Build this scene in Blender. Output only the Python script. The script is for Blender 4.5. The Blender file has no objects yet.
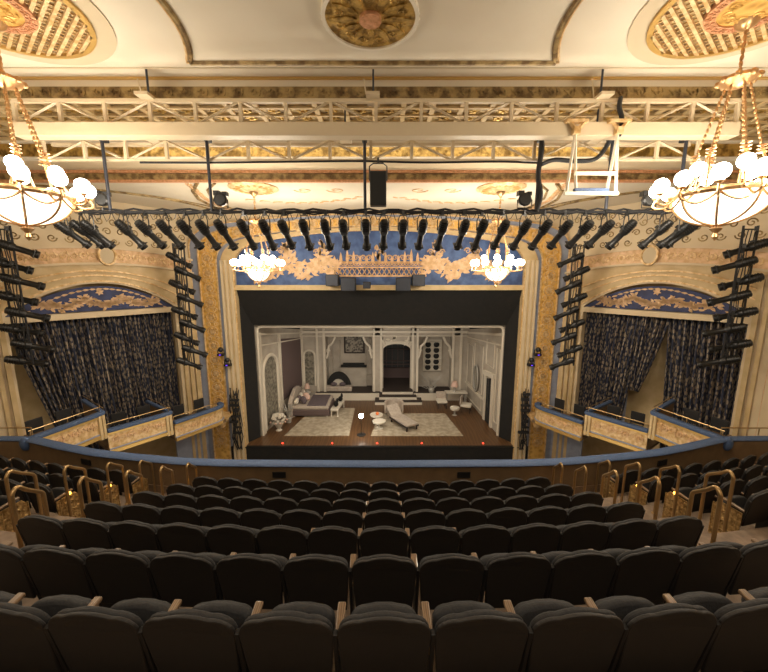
import bpy, bmesh, math, random
from mathutils import Vector, Matrix
random.seed(7)
SC = bpy.context.scene
PI = math.pi
# ------------------------------------------------------------------ camera, world, exposure, fill and stage light
cd = bpy.data.cameras.new('camera'); cam = bpy.data.objects.new('camera', cd)
SC.collection.objects.link(cam)
cam.location = (0.2, 0, 7.6); cam.rotation_euler = (math.radians(80.5), 0, 0)
cd.sensor_width = 36; cd.lens = 350/768*36; cd.clip_start = .05; cd.clip_end = 200
SC.camera = cam
w = bpy.data.worlds.new('world'); SC.world = w; w.use_nodes = True
w.node_tree.nodes['Background'].inputs[0].default_value = (1, .85, .65, 1)
w.node_tree.nodes['Background'].inputs[1].default_value = .25
vs = SC.view_settings
vs.view_transform = 'Standard'; vs.look = 'None'; vs.gamma = 1; vs.use_curve_mapping = False
vs.exposure = 0.12
def lamp(name, kind, loc, energy, col, size=1.0, rot=(0,0,0), sy=None):
    l = bpy.data.lights.new(name, kind); l.energy = energy; l.color = col
    if kind == 'AREA':
        l.size = size
        if sy: l.shape = 'RECTANGLE'; l.size_y = sy
    else: l.shadow_soft_size = size
    if kind == 'SPOT': l.spot_size = math.radians(100); l.spot_blend = .6
    o = bpy.data.objects.new(name, l); SC.collection.objects.link(o); o.location = loc; o.rotation_euler = rot
    return o
WARM = (1, .89, .73)
lamp('fill_rear', 'AREA', (0, -1.5, 11.2), 290, WARM, 9, (math.radians(25), 0, 0), 2)  # added general fill from above and behind the seats, no visible fitting
lamp('fill_front', 'AREA', (0, 9.3, 10.9), 80, WARM, 12, (0, 0, 0), 1)  # unseen fill panel added under the soffit, shining straight down
lamp('fill_front_ceiling', 'AREA', (0, 12.4, 9.3), 50, WARM, 12, (math.radians(180), 0, 0), 1)  # added fill hanging in mid-air, brightens the lower ceiling from below
lamp('fill_low', 'AREA', (0, 9.5, 1.6), 130, WARM, 14, (math.radians(150), 0, 0), 3)  # hidden fill added below rail height, tipped up to lift boxes and drapes
lamp('stage_work_light', 'AREA', (0, 17.0, 4.9), 140, (1, .9, .76), 7, (math.radians(40), 0, 0), 1.2)

# ------------------------------------------------------------------ materials
def mat(name, col, rough=.6, metal=0, col2=None, scale=8, bump=0, kind='noise', emit=None, estr=0, lo=.35, hi=.65, stretch=None, coat=0):
    m = bpy.data.materials.new(name); m.use_nodes = True; nt = m.node_tree
    b = nt.nodes['Principled BSDF']; b.inputs['Roughness'].default_value = rough; b.inputs['Metallic'].default_value = metal
    b.inputs['Base Color'].default_value = (*col, 1)
    if coat: b.inputs['Coat Weight'].default_value = coat
    if emit:
        b.inputs['Emission Color'].default_value = (*emit, 1); b.inputs['Emission Strength'].default_value = estr
    if col2 or bump:
        tc = nt.nodes.new('ShaderNodeTexCoord'); mp = nt.nodes.new('ShaderNodeMapping')
        if stretch: mp.inputs['Scale'].default_value = stretch
        nt.links.new(tc.outputs['Object'], mp.inputs[0])
        if kind == 'noise':
            t = nt.nodes.new('ShaderNodeTexNoise'); t.inputs['Scale'].default_value = scale; t.inputs['Detail'].default_value = 4; out = t.outputs[0]
        elif kind == 'voronoi':
            t = nt.nodes.new('ShaderNodeTexVoronoi'); t.inputs['Scale'].default_value = scale; out = t.outputs[0]
        else:
            t = nt.nodes.new('ShaderNodeTexWave'); t.inputs['Scale'].default_value = scale; t.inputs['Distortion'].default_value = 9; t.inputs['Detail'].default_value = 3; t.inputs['Detail Scale'].default_value = 1.6; out = t.outputs[1]
        nt.links.new(mp.outputs[0], t.inputs['Vector'])
        if col2:
            r = nt.nodes.new('ShaderNodeValToRGB'); r.color_ramp.elements[0].position = lo; r.color_ramp.elements[1].position = hi
            r.color_ramp.elements[0].color = (*col2, 1); r.color_ramp.elements[1].color = (*col, 1)
            nt.links.new(out, r.inputs[0]); nt.links.new(r.outputs[0], b.inputs['Base Color'])
        if bump:
            bp = nt.nodes.new('ShaderNodeBump'); bp.inputs['Strength'].default_value = bump; bp.inputs['Distance'].default_value = .05
            nt.links.new(out, bp.inputs['Height']); nt.links.new(bp.outputs[0], b.inputs['Normal'])
    return m
M = {}
M['cream'] = mat('cream', (.66,.54,.36), .6, 0, (.60,.48,.31), 1.5)
M['cream_col'] = mat('cream_col', (.62,.47,.26), .55, 0, (.52,.38,.19), 3)
M['ceil'] = mat('ceil', (.72,.645,.51), .7, 0, (.68,.60,.465), .8)
M['halo'] = mat('halo', (.56,.46,.31), .7)
M['white'] = mat('white', (.78,.71,.58), .6)
M['goldrel'] = mat('goldrel', (.62,.41,.12), .38, .55, (.22,.13,.03), 7, .8, 'noise', lo=.38, hi=.6)
M['goldband'] = mat('goldband', (.80,.50,.14), .4, .3, (.52,.28,.06), 6, .6, 'voronoi', lo=.1, hi=.6)
M['gold'] = mat('gold', (.70,.46,.15), .35, .6)
M['goldlight'] = mat('goldlight', (.80,.60,.34), .45, .2, (.55,.33,.12), 9, .3)
M['antique'] = mat('antique', (.42,.30,.13), .5, .4, (.16,.10,.04), 5, .9, lo=.4, hi=.6)
M['peach'] = mat('peach', (.74,.50,.30), .5, .1, (.55,.34,.16), 6, .5)
M['rose'] = mat('rose', (.70,.36,.20), .5, .2, (.50,.24,.10), 14, .5)
M['blue'] = mat('blue', (.075,.14,.33), .6, 0, (.035,.07,.19), 3)
M['navy'] = mat('navy', (.03,.045,.14), .6, 0, (.018,.025,.08), 4)
M['bluegrey'] = mat('bluegrey', (.32,.36,.46), .6, 0, (.26,.29,.39), 4)
M['velvet'] = mat('velvet', (.068,.11,.215), .7, 0, (.05,.085,.17), 30, .1)
M['black'] = mat('black', (.008,.008,.008), .75)
M['portal'] = mat('portal', (.012,.011,.010), .9, 0, (.008,.008,.008), 5)
M['fixture'] = mat('fixture', (.010,.010,.010), .38)
M['lens'] = mat('lens', (.02,.02,.03), .1, 0)
M['cable'] = mat('cable', (.012,.012,.014), .6)
M['steelblue'] = mat('steelblue', (.04,.045,.06), .5, .4)
M['truss'] = mat('truss', (.60,.49,.33), .45)
M['seatfab'] = mat('seatfab', (.015,.0135,.0135), .7, 0, (.011,.010,.010), 60, .15)
M['seatshell'] = mat('seatshell', (.0105,.0075,.0055), .6)
M['seatiron'] = mat('seatiron', (.012,.010,.009), .5, .3)
M['armwood'] = mat('armwood', (.22,.14,.08), .35, 0, (.12,.07,.035), 6, 0, 'wave', stretch=(4,.4,1), coat=.3)
M['parapet'] = mat('parapet', (.17,.105,.05), .6, 0, (.14,.085,.04), 5)
M['tread'] = mat('tread', (.20,.14,.095), .8, 0, (.13,.09,.06), 9)
M['brass'] = mat('brass', (.42,.28,.13), .32, .8)
M['endgold'] = mat('endgold', (.62,.42,.18), .4, .5, (.25,.15,.05), 18, .8)
M['amber'] = mat('amber', (1,.5,.1), .5, emit=(1,.45,.05), estr=9)
M['wood'] = mat('wood', (.13,.066,.026), .35, 0, (.085,.04,.016), 2, 0, 'wave', stretch=(1,.12,1))
M['setwall'] = mat('setwall', (.47,.42,.35), .7, 0, (.40,.35,.29), 2)
M['settrim'] = mat('settrim', (.66,.60,.50), .6)
M['mauve'] = mat('mauve', (.11,.075,.072), .8)
M['throw'] = mat('throw', (.14,.11,.12), .9, 0, (.08,.06,.07), 12)
M['pink'] = mat('pink', (.46,.395,.33), .8, 0, (.37,.31,.26), 9)
M['offwhite'] = mat('offwhite', (.62,.57,.48), .6)
M['rug'] = mat('rug', (.42,.36,.27), .95, 0, (.30,.25,.18), 4, .2, lo=.4, hi=.6)
M['drape_set'] = mat('drape_set', (.30,.27,.21), .8, 0, (.10,.09,.07), 7, .3)
M['darkset'] = mat('darkset', (.035,.024,.02), .7)
M['glass'] = mat('glass', (.05,.055,.06), .15)
M['art'] = mat('art', (.30,.27,.22), .6, 0, (.07,.06,.05), 9, lo=.42, hi=.55)
M['mirror'] = mat('mirror', (.35,.36,.35), .12, .9)
M['orange'] = mat('orange', (.7,.18,.05), .6)
M['pinkshade'] = mat('pinkshade', (.62,.42,.34), .7)
M['leaf'] = mat('leaf', (.03,.05,.025), .7, 0, (.015,.02,.01), 20)
M['silver'] = mat('silver', (.40,.38,.34), .5, .2)
M['bulb'] = mat('bulb', (1,1,1), .4, emit=(1,.93,.80), estr=16)
M['bowl'] = mat('bowl', (1,.98,.94), .4, emit=(1,.90,.74), estr=2.2)
M['ghost'] = mat('ghost', (1,1,1), .4, emit=(1,.95,.85), estr=60)
M['redled'] = mat('redled', (1,.05,.02), .5, emit=(1,.04,.02), estr=5)
M['purple'] = mat('purple', (.1,.03,.5), .5, emit=(.15,.05,1), estr=1.5)
M['chgold'] = mat('chgold', (.55,.33,.15), .3, .75)
M['vent'] = mat('vent', (.01,.008,.006), .6)
# box drapes: navy cloth with a printed tan motif
def drape_mat():
    m = bpy.data.materials.new('drape'); m.use_nodes = True; nt = m.node_tree; b = nt.nodes['Principled BSDF']
    b.inputs['Roughness'].default_value = .75
    tc = nt.nodes.new('ShaderNodeTexCoord'); mp = nt.nodes.new('ShaderNodeMapping'); mp.inputs['Scale'].default_value = (1,1,.45)
    v = nt.nodes.new('ShaderNodeTexVoronoi'); v.inputs['Scale'].default_value = 13; v.inputs['Randomness'].default_value = .7
    r = nt.nodes.new('ShaderNodeValToRGB'); e = r.color_ramp.elements
    e[0].position = .36; e[0].color = (.30,.245,.185,1); e[1].position = .52; e[1].color = (.022,.028,.055,1)
    nt.links.new(tc.outputs['Object'], mp.inputs[0]); nt.links.new(mp.outputs[0], v.inputs['Vector'])
    nt.links.new(v.outputs[0], r.inputs[0]); nt.links.new(r.outputs[0], b.inputs['Base Color'])
    return m
M['drape'] = drape_mat()

# ------------------------------------------------------------------ helpers
def link(o): SC.collection.objects.link(o)
def empty(name, loc=(0,0,0), rz=0):
    o = bpy.data.objects.new(name, None); link(o); o.location = loc; o.rotation_euler = (0,0,rz); o.empty_display_size = .1
    return o
def tag(o, label, cat, group=None, kind=None):
    o['label'] = label; o['category'] = cat
    if group: o['group'] = group
    if kind: o['kind'] = kind
    return o
def struct(o): o['kind'] = 'structure'; return o
def copy_thing(root, loc=None, rz=None):
    c = root.copy(); link(c)
    for ch in root.children:
        d = ch.copy(); link(d); d.parent = c
        for g in ch.children:
            e = g.copy(); link(e); e.parent = d
    if loc is not None: c.location = loc
    if rz is not None: c.rotation_euler = (0,0,rz)
    return c
class MB:
    def __init__(s): s.v = []; s.f = []
    def add(s, vs, fs):
        n = len(s.v); s.v += [tuple(p) for p in vs]; s.f += [tuple(i+n for i in f) for f in fs]; return s
    def box(s, a, b, fn=None):
        x0,y0,z0 = a; x1,y1,z1 = b
        vs = [(x0,y0,z0),(x1,y0,z0),(x1,y1,z0),(x0,y1,z0),(x0,y0,z1),(x1,y0,z1),(x1,y1,z1),(x0,y1,z1)]
        if fn: vs = [fn(*p) for p in vs]
        return s.add(vs, [(0,3,2,1),(4,5,6,7),(0,1,5,4),(1,2,6,5),(2,3,7,6),(3,0,4,7)])
    def tube(s, pts, r, n=6, closed=False):
        pts = [Vector(p) for p in pts]; k = len(pts); rr = r if isinstance(r, (list,tuple)) else [r]*k
        ring = []; up = None
        for i, p in enumerate(pts):
            a = pts[(i-1) % k] if (closed or i > 0) else p
            b = pts[(i+1) % k] if (closed or i < k-1) else p
            t = (b-a)
            if t.length < 1e-9: t = Vector((0,0,1))
            t.normalize()
            if up is None:
                up = Vector((0,0,1)) if abs(t.z) < .9 else Vector((1,0,0))
            sd = t.cross(up)
            if sd.length < 1e-5: sd = t.orthogonal()
            sd.normalize(); up = sd.cross(t).normalized()
            ring.append([p + (sd*math.cos(2*PI*j/n) + up*math.sin(2*PI*j/n))*rr[i] for j in range(n)])
        vs = [q for g in ring for q in g]; fs = []
        for i in range(k if closed else k-1):
            for j in range(n):
                a = i*n+j; b = i*n+(j+1) % n; c = ((i+1) % k)*n+(j+1) % n; d = ((i+1) % k)*n+j
                fs.append((a,b,c,d))
        if not closed:
            fs.append(tuple(range(n-1,-1,-1))); fs.append(tuple((k-1)*n+j for j in range(n)))
        return s.add(vs, fs)
    def lathe(s, prof, c=(0,0,0), n=16, fn=None):
        vs = []; fs = []
        for (r, z) in prof:
            for j in range(n):
                a = 2*PI*j/n; p = (c[0]+r*math.cos(a), c[1]+r*math.sin(a), c[2]+z)
                vs.append(fn(*p) if fn else p)
        for i in range(len(prof)-1):
            for j in range(n):
                fs.append((i*n+j, i*n+(j+1) % n, (i+1)*n+(j+1) % n, (i+1)*n+j))
        if prof[0][0] > 1e-4: fs.append(tuple(range(n-1,-1,-1)))
        if prof[-1][0] > 1e-4: fs.append(tuple((len(prof)-1)*n+j for j in range(n)))
        return s.add(vs, fs)
    def sphere(s, c, r, n=10, m=6, sc=(1,1,1), fn=None):
        prof = [(max(1e-5, r*math.sin(PI*i/m)), -r*math.cos(PI*i/m)) for i in range(m+1)]
        vs = []; fs = []
        for (q, z) in prof:
            for j in range(n):
                p = (c[0]+q*math.cos(2*PI*j/n)*sc[0], c[1]+q*math.sin(2*PI*j/n)*sc[1], c[2]+z*sc[2]); vs.append(fn(*p) if fn else p)
        for i in range(m):
            for j in range(n): fs.append((i*n+j, i*n+(j+1) % n, (i+1)*n+(j+1) % n, (i+1)*n+j))
        return s.add(vs, fs)
    def prism(s, poly, fn, h0, h1):      # poly in (u,v), fn(u,v,h)->xyz
        k = len(poly)
        vs = [fn(u,v,h0) for u,v in poly] + [fn(u,v,h1) for u,v in poly]
        fs = [tuple(range(k-1,-1,-1)), tuple(range(k,2*k))] + [(i,(i+1) % k,k+(i+1) % k,k+i) for i in range(k)]
        return s.add(vs, fs)
    def strip(s, A, B, fn, h0, h1):      # solid band between two equal-length 2D polylines
        k = len(A); vs = []
        for (a, b) in zip(A, B): vs += [fn(a[0],a[1],h0), fn(b[0],b[1],h0), fn(b[0],b[1],h1), fn(a[0],a[1],h1)]
        fs = [(0,1,2,3), (4*k-1,4*k-2,4*k-3,4*k-4)]
        for i in range(k-1):
            p = 4*i; q = p+4
            for a in range(4): fs.append((p+a, q+a, q+(a+1) % 4, p+(a+1) % 4))
        return s.add(vs, fs)
    def build(s, name, m, parent=None, smooth=False, bevel=0, seg=2):
        me = bpy.data.meshes.new(name); me.from_pydata(s.v, [], s.f); me.materials.append(M[m] if isinstance(m, str) else m)
        bm = bmesh.new(); bm.from_mesh(me)
        bmesh.ops.remove_doubles(bm, verts=bm.verts, dist=1e-5)
        bmesh.ops.recalc_face_normals(bm, faces=bm.faces)
        if smooth:
            for f in bm.faces: f.smooth = True
            for e in bm.edges:
                if len(e.link_faces) == 2 and e.calc_face_angle(0) > .9: e.smooth = False
        bm.to_mesh(me); bm.free()
        o = bpy.data.objects.new(name, me); link(o)
        if parent: o.parent = parent
        if bevel:
            b = o.modifiers.new('bevel', 'BEVEL'); b.width = bevel; b.segments = seg; b.limit_method = 'ANGLE'
        return o
def arc2(x0, y0, x1, y1, rise, n=24):   # segmental arch polyline
    out = []
    for i in range(n+1):
        t = i/n; out.append((x0+(x1-x0)*t, y0+(y1-y0)*t + rise*(1-(2*t-1)**2)))
    return out
def spline(pts, n=8):
    out = []; P = [Vector(p) for p in pts]
    for i in range(len(P)-1):
        p0 = P[max(i-1,0)]; p1 = P[i]; p2 = P[i+1]; p3 = P[min(i+2,len(P)-1)]
        for k in range(n):
            t = k/n
            out.append(.5*((2*p1)+(p2-p0)*t+(2*p0-5*p1+4*p2-p3)*t*t+(3*p1-p0-3*p2+p3)*t**3))
    out.append(P[-1]); return out
def scroll(mb, fn, u, v, r, d=1, flip=1, tr=None, h=0):   # a relief scroll (volute)
    tr = tr or r*.17; pts = []
    for i in range(15):
        a = i/14*PI*2.6; q = r*(1-i/14*.78)
        pts.append(fn(u+d*(q*math.cos(a)-r*.1), v+flip*q*math.sin(a), h))
    mb.tube(pts, [tr*(1-.35*i/14) for i in range(15)], 4)
def leafp(mb, fn, u, v, a, L, wd, h0=0, h1=.03):
    c, s_ = math.cos(a), math.sin(a)
    pl = [(0,0),(L*.35,wd),(L*.7,wd*.7),(L,0),(L*.7,-wd*.7),(L*.35,-wd)]
    mb.prism([(u+x*c-y*s_, v+x*s_+y*c) for x, y in pl], fn, h0, h1)
def rosette(mb, fn, u, v, r, h=0, n=6, th=.03):
    for k in range(n): leafp(mb, fn, u, v, 2*PI*k/n+.3, r, r*.28, h, h+th)
    mb.prism([(u+r*.3*math.cos(a*PI/4), v+r*.3*math.sin(a*PI/4)) for a in range(8)], fn, h, h+th*1.8)
def relief_band(mb, fn, u0, u1, vc, H, unit=None):
    """running scroll ornament along u; vc may be a function of u"""
    unit = unit or H*1.5; n = max(1, round((u1-u0)/unit)); st = (u1-u0)/n; V = vc if callable(vc) else (lambda u: vc)
    for i in range(n):
        c = u0+(i+.5)*st; r = H*.30
        scroll(mb, fn, c-st*.22, V(c-st*.22), r, 1, 1 if i % 2 else -1); scroll(mb, fn, c+st*.24, V(c+st*.24), r*.8, -1, -1 if i % 2 else 1)
        rosette(mb, fn, c-st*.22, V(c-st*.22), r*.42)
        for q, a in ((-.48, .9), (-.48, -.9), (.02, 1.9), (.02, -1.9), (.5, 2.4)): leafp(mb, fn, c+q*st, V(c+q*st), a, H*.36, H*.07)
ORD = ['zeroth','first','second','third','fourth','fifth','sixth','seventh','eighth','ninth','tenth','eleventh','twelfth','thirteenth','fourteenth','fifteenth','sixteenth']

# ------------------------------------------------------------------ SETTING: shell
XW = 11.3
def quadbox(name, a, b, m): return struct(MB().box(a, b).build(name, m))
for sx, nm in ((-1,'left'), (1,'right')):
    x0, x1 = sorted((sx*XW, sx*(XW+.3)))
    quadbox('wall_'+nm, (x0,-4,-1.2), (x1,10.2,11.8), 'cream')
quadbox('wall_back', (-XW-.3,-4.3,-1.2), (XW+.3,-4,11.8), 'cream')
quadbox('floor_orchestra', (-XW-.3,5.0,-1.4), (XW+.3,15.05,-1.2), 'tread')
# ceiling steps: main ceiling, dropped beams and the lower ceiling before the arch
quadbox('ceiling', (-XW-.3,-4,11.4), (XW+.3,7.5,11.6), 'ceil')
o = MB().box((-XW-.3,7.5,11.05), (XW+.3,9.54,11.25)).build('ceiling_soffit', 'antique'); struct(o)
o = MB().box((-XW-.3,9.54,10.53), (XW+.3,10.4,11.25)).build('ceiling_beam', 'cream'); struct(o)
o = MB().box((-XW-.3,10.4,10.24), (XW+.3,15.3,10.5)).build('ceiling_front', 'ceil'); struct(o)
def trim(n, mb, m, **k): return struct(mb.build('trim_%d' % n, m, **k))
# fascia of first drop
trim(1, MB().box((-XW,7.44,11.37), (XW,7.52,11.41)), 'gold')
trim(2, MB().box((-XW,7.50,11.25), (XW,7.56,11.40)), 'ceil')
fn = lambda u,v,h: (u, 7.50-h, v)
mb = MB().box((-XW,7.49,11.05), (XW,7.53,11.25)); relief_band(mb, fn, -8.5, 8.5, 11.15, .2, .34); trim(3, mb, 'antique')
mb = MB().box((-XW,7.50,11.03), (XW,7.60,11.06)).box((-XW,9.4,10.98), (XW,9.54,11.05))
for k in range(5): mb.box((-XW,7.8+k*.34,11.0), (XW,7.86+k*.34,11.06))
for k in range(-18,19): mb.box((k*.6-.05,7.6,11.015), (k*.6+.05,9.5,11.06))
trim(4, mb, 'cream_col')
mb = MB()
for k in range(-18,18):
    for j in range(4): rosette(mb, lambda u,v,h: (u,v,11.05-h), k*.6+.3, 8.0+j*.34, .13, 0, 6, .03)
trim(5, mb, 'goldrel')
# second fascia: bright gold relief
fn = lambda u,v,h: (u, 9.52-h, v)
mb = MB().box((-XW,9.50,10.60), (XW,9.54,10.92)); relief_band(mb, fn, -10, 10, 10.76, .32, .42); trim(6, mb, 'goldrel')
trim(7, MB().box((-XW,9.44,10.92), (XW,9.54,10.99)).box((-XW,9.44,10.53), (XW,9.54,10.60)), 'white')
# third fascia: small ornament
fn = lambda u,v,h: (u, 10.38-h, v)
mb = MB().box((-XW,10.36,10.28), (XW,10.40,10.48)); relief_band(mb, fn, -10, 10, 10.38, .19, .3); trim(8, mb, 'antique')
trim(9, MB().box((-XW,10.30,10.46), (XW,10.40,10.53)).box((-XW,10.30,10.22), (XW,10.42,10.28)), 'rose')
# main ceiling panel mouldings (green-gold line with concave corners)
def ceil_line(pts, r, n, m): trim(n, MB().tube(pts, r, 6), m)
a0 = math.atan2(6.98-5.62, 3.27-5.45); R0 = math.hypot(6.98-5.62, 3.27-5.45)
pl = [(5.45+R0*math.cos(a), 5.62+R0*math.sin(a), 11.39) for a in [a0+(PI*2-2*a0)*i/24 for i in range(25)]]
pts = pl[::-1]+[(-x,y,z) for x,y,z in pl]
ceil_line(pts, .045, 10, 'antique')
ceil_line([(x*(1.02), y, z) for x,y,z in pts], .022, 11, 'goldlight')
ceil_line([(-XW,7.15,11.39),(XW,7.15,11.39)], .015, 12, 'halo')
# lower ceiling painted/relief arches and scrolls
def cpath(pts, r, mb): mb.tube([(x,y,10.235) for x,y in pts], r, 5)
mb = MB()
for sx in (-1,1):
    cpath([(sx*x,y) for x,y in [(4.6,10.5),(5.2,11.3),(5.6,12.4),(5.7,13.6),(5.7,14.9)]], .045, mb)
    cpath([(sx*x,y) for x,y in [(5.1,10.5),(5.7,11.4),(6.1,12.5),(6.2,13.6),(6.2,14.9)]], .06, mb)
    cpath([(sx*(11.2-4.6*math.sin(t)), 10.5+3.9*(1-math.cos(t))) for t in [i/16*PI/2 for i in range(17)]], .05, mb)
    cpath([(sx*(11.2-5.0*math.sin(t)), 10.5+4.3*(1-math.cos(t))) for t in [i/16*PI/2 for i in range(17)]], .03, mb)
trim(13, mb, 'antique')
mb = MB()
for sx in (-1,1):
    for t in range(24):
        a = t/23; x = sx*(5.4+.5*min(1,a*2)); y = 10.6+4.2*a; rosette(mb, lambda u,v,h: (u,v,10.24-h), x, y, .1, 0, 5, .03)
    # swooping central scrolls
    for i in range(20):
        a = i/19; x = sx*(.5+3.9*a); y = 12.2+.9*math.sin(a*PI*.9)
        leafp(mb, lambda u,v,h: (u,v,10.24-h), x, y, (0.3 if sx>0 else PI-.3)+.5*(-1)**i, .26, .05, 0, .025)
    for q in (1.3,2.3): scroll(mb, lambda u,v,h: (u,v,10.24-h), sx*q, 11.3, .28, sx, 1, .03)
trim(14, mb, 'peach')
def diskfn(cx, cy, z): return lambda u,v,h: (cx+u, cy+v, z-h)
def circ(r, n=40): return [(r*math.cos(2*PI*i/n), r*math.sin(2*PI*i/n)) for i in range(n)]
def ringprism(mb, fn, r0, r1, h0, h1, n=48):
    A = [(r0*math.cos(2*PI*i/n), r0*math.sin(2*PI*i/n)) for i in range(n+1)]; B = [(r1*math.cos(2*PI*i/n), r1*math.sin(2*PI*i/n)) for i in range(n+1)]
    mb.strip(A, B, fn, h0, h1)
GA = -51
# side ceiling medallions with slatted grilles
for sx, sd in ((-1,'left'),(1,'right')):
    f0 = diskfn(sx*5.5, 5.83, 11.4); e = empty('ceiling_medallion', (sx*5.38,5.55,11.4)); loc = lambda u,v,h: (u,v,-h)
    tag(e, 'round grilled ceiling medallion above the large %s chandelier' % sd, 'ceiling medallion', 'side ceiling medallions')
    mb = MB(); ringprism(mb, loc, 1.22, 1.5, 0, .02); mb.build('plaster_surround', 'halo', e)
    MB().prism(circ(1.2), loc, 0, .012).build('backing', 'antique', e)
    mb = MB(); ringprism(mb, loc, 1.16, 1.24, 0, .06); mb.build('rim', 'gold', e)
    mb = MB()
    for k in range(-10,11):
        x = k*.112; h = math.sqrt(max(0,1.17**2-x*x)); mb.box((x-.024,-h,-.06),(x+.024,h,-.012))
    for k in range(-10,11):
        y = k*.11; h = math.sqrt(max(0,1.17**2-y*y)); mb.box((-h,y-.008,-.03),(h,y+.008,-.012))
    gr = mb.build('grille', 'goldlight', e); gr.rotation_euler = (0,0,sx*math.radians(GA))
    mb = MB(); ringprism(mb, loc, .42, .56, 0, .09)
    for k in range(24): rosette(mb, loc, .49*math.cos(k*PI/12), .49*math.sin(k*PI/12), .06, .085, 5, .02)
    mb.build('rose_ring', 'rose', e)
    mb = MB().prism(circ(.43), loc, 0, .07)
    for k in range(10): scroll(mb, loc, .28*math.cos(k*PI/5), .28*math.sin(k*PI/5), .09, 1, 1, .014, .08)
    mb.build('gilt_centre', 'goldband', e)
e = empty('ceiling_medallion', (0.0,5.83,11.4)); tag(e, 'small round gilded medallion in the middle of the ceiling', 'ceiling medallion')
loc = lambda u,v,h: (u,v,-h)
mb = MB().prism(circ(.66), loc, 0, .05)
for k in range(12):
    a = k*PI/6; leafp(mb, loc, .2*math.cos(a), .2*math.sin(a), a, .4, .055, .05, .07); scroll(mb, loc, .47*math.cos(a+PI/12), .47*math.sin(a+PI/12), .07, 1, 1, .012, .055)
mb.build('gilt_disc', 'goldrel', e)
mb = MB(); ringprism(mb, loc, .66, .71, 0, .08)
for k in range(40): mb.sphere((.70*math.cos(k*PI/20), .70*math.sin(k*PI/20), -.06), .025, 6, 4)
mb.build('beaded_rim', 'white', e)
MB().prism(circ(.16), loc, .05, .1).build('rose_centre', 'rose', e)

# ------------------------------------------------------------------ proscenium wall with arch bands
YP = 15.0
def arch_path(x, ztop, zsh, n=30, zb=-1.2):
    """half path from the floor up the side, round the shoulder, along the segmental crown"""
    L = [(-x, zb), (-x, zsh-.6)]
    crown_l = x*.76; zc = ztop-(ztop-zsh)*.42
    for i in range(1,11):     # quadratic shoulder
        t = i/10; p0 = (-x, zsh-.6); p1 = (-x, zc-.02); p2 = (-crown_l, zc)
        L.append(((1-t)**2*p0[0]+2*t*(1-t)*p1[0]+t*t*p2[0], (1-t)**2*p0[1]+2*t*(1-t)*(p1[1]-.12)+t*t*p2[1]))
    for i in range(1,n//2+1):
        t = i/(n//2); xx = -crown_l*(1-t); L.append((xx, ztop-(ztop-zc)*(xx/crown_l)**2))
    R = [(-u,v) for u,v in L[:-1]][::-1]
    return L+R
pf = lambda u,v,h: (u, YP-h, v)
P_in = arch_path(6.10, 9.52, 8.55); P_cr = arch_path(6.60, 9.62, 8.7); P_b1 = arch_path(6.80, 9.70, 8.8); P_g = arch_path(7.53, 10.0, 9.15); P_b2 = arch_path(7.88, 10.16, 9.4)
P_w = [(-8.6 if u < -7 else 8.6 if u > 7 else u*1.1, v if i in (0,) else max(v, 10.24) if abs(u) < 7.8 else v) for i,(u,v) in enumerate(P_b2)]
mb = MB(); k = len(P_b2)
out = []
for i,(u,v) in enumerate(P_b2):
    if v < 9.0: out.append((math.copysign(8.8,u), v))
    else: out.append((u*8.8/7.88, 10.4))
mb.strip(P_b2, out, pf, -.25, .0); struct(mb.build('wall_front', 'cream'))
trim(20, MB().strip(P_in, P_cr, pf, -.25, .16), 'cream_col')
trim(21, MB().strip([(u,v+0) for u,v in P_cr], P_b1, pf, -.1, .04), 'bluegrey')
trim(22, MB().strip(P_b1, P_g, pf, -.1, .10), 'goldband')
trim(23, MB().strip(P_g, P_b2, pf, -.1, .05), 'bluegrey')
# raised beads beside the gold band, rosettes on it
mb = MB()
for P in (P_cr, P_b1, P_g, P_b2, P_in): mb.tube([pf(u,v,.12) for u,v in P], .035, 5)
trim(24, mb, 'goldlight')
def walk(P, step, off=0):
    acc = off; out = []
    for i in range(len(P)-1):
        a, b = Vector(P[i]), Vector(P[i+1]); L = (b-a).length
        while acc < L:
            p = a+(b-a)*(acc/L); out.append((p.x, p.y)); acc += step
        acc -= L
    return out
mid = [((a[0]+b[0])/2, (a[1]+b[1])/2) for a,b in zip(P_b1,P_g)]
mb = MB()
for i,(u,v) in enumerate(walk(mid, .62, .3)):
    if v < 0: continue
    rosette(mb, pf, u, v, .17, .10, 8, .04); ringprism(mb, (lambda uu,vv: lambda a,b,h: pf(uu+a, vv+b, h))(u,v), .2, .235, .10, .13, 14)
for i,(u,v) in enumerate(walk(mid, .62, .61)):
    if v < 0: continue
    for s_ in (-1,1): scroll(mb, pf, u+s_*.17, v, .11, s_, 1, .022, .11)
trim(25, mb, 'goldlight')
# sounding panel in blue with gilt garlands
inner = [p for p in P_in if p[1] > 7.2]
poly = [(-6.10,7.28)]+inner+[(6.10,7.28)]
mb = MB().prism(poly, pf, -.2, -.12); struct(mb.build('wall_arch_panel', 'blue'))
trim(26, MB().box((-6.1,YP-.12,7.07),(6.1,YP+.25,7.28)), 'cream_col')
bf = lambda u,v,h: (u, YP+.12-h, v)
mb = MB()
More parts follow.
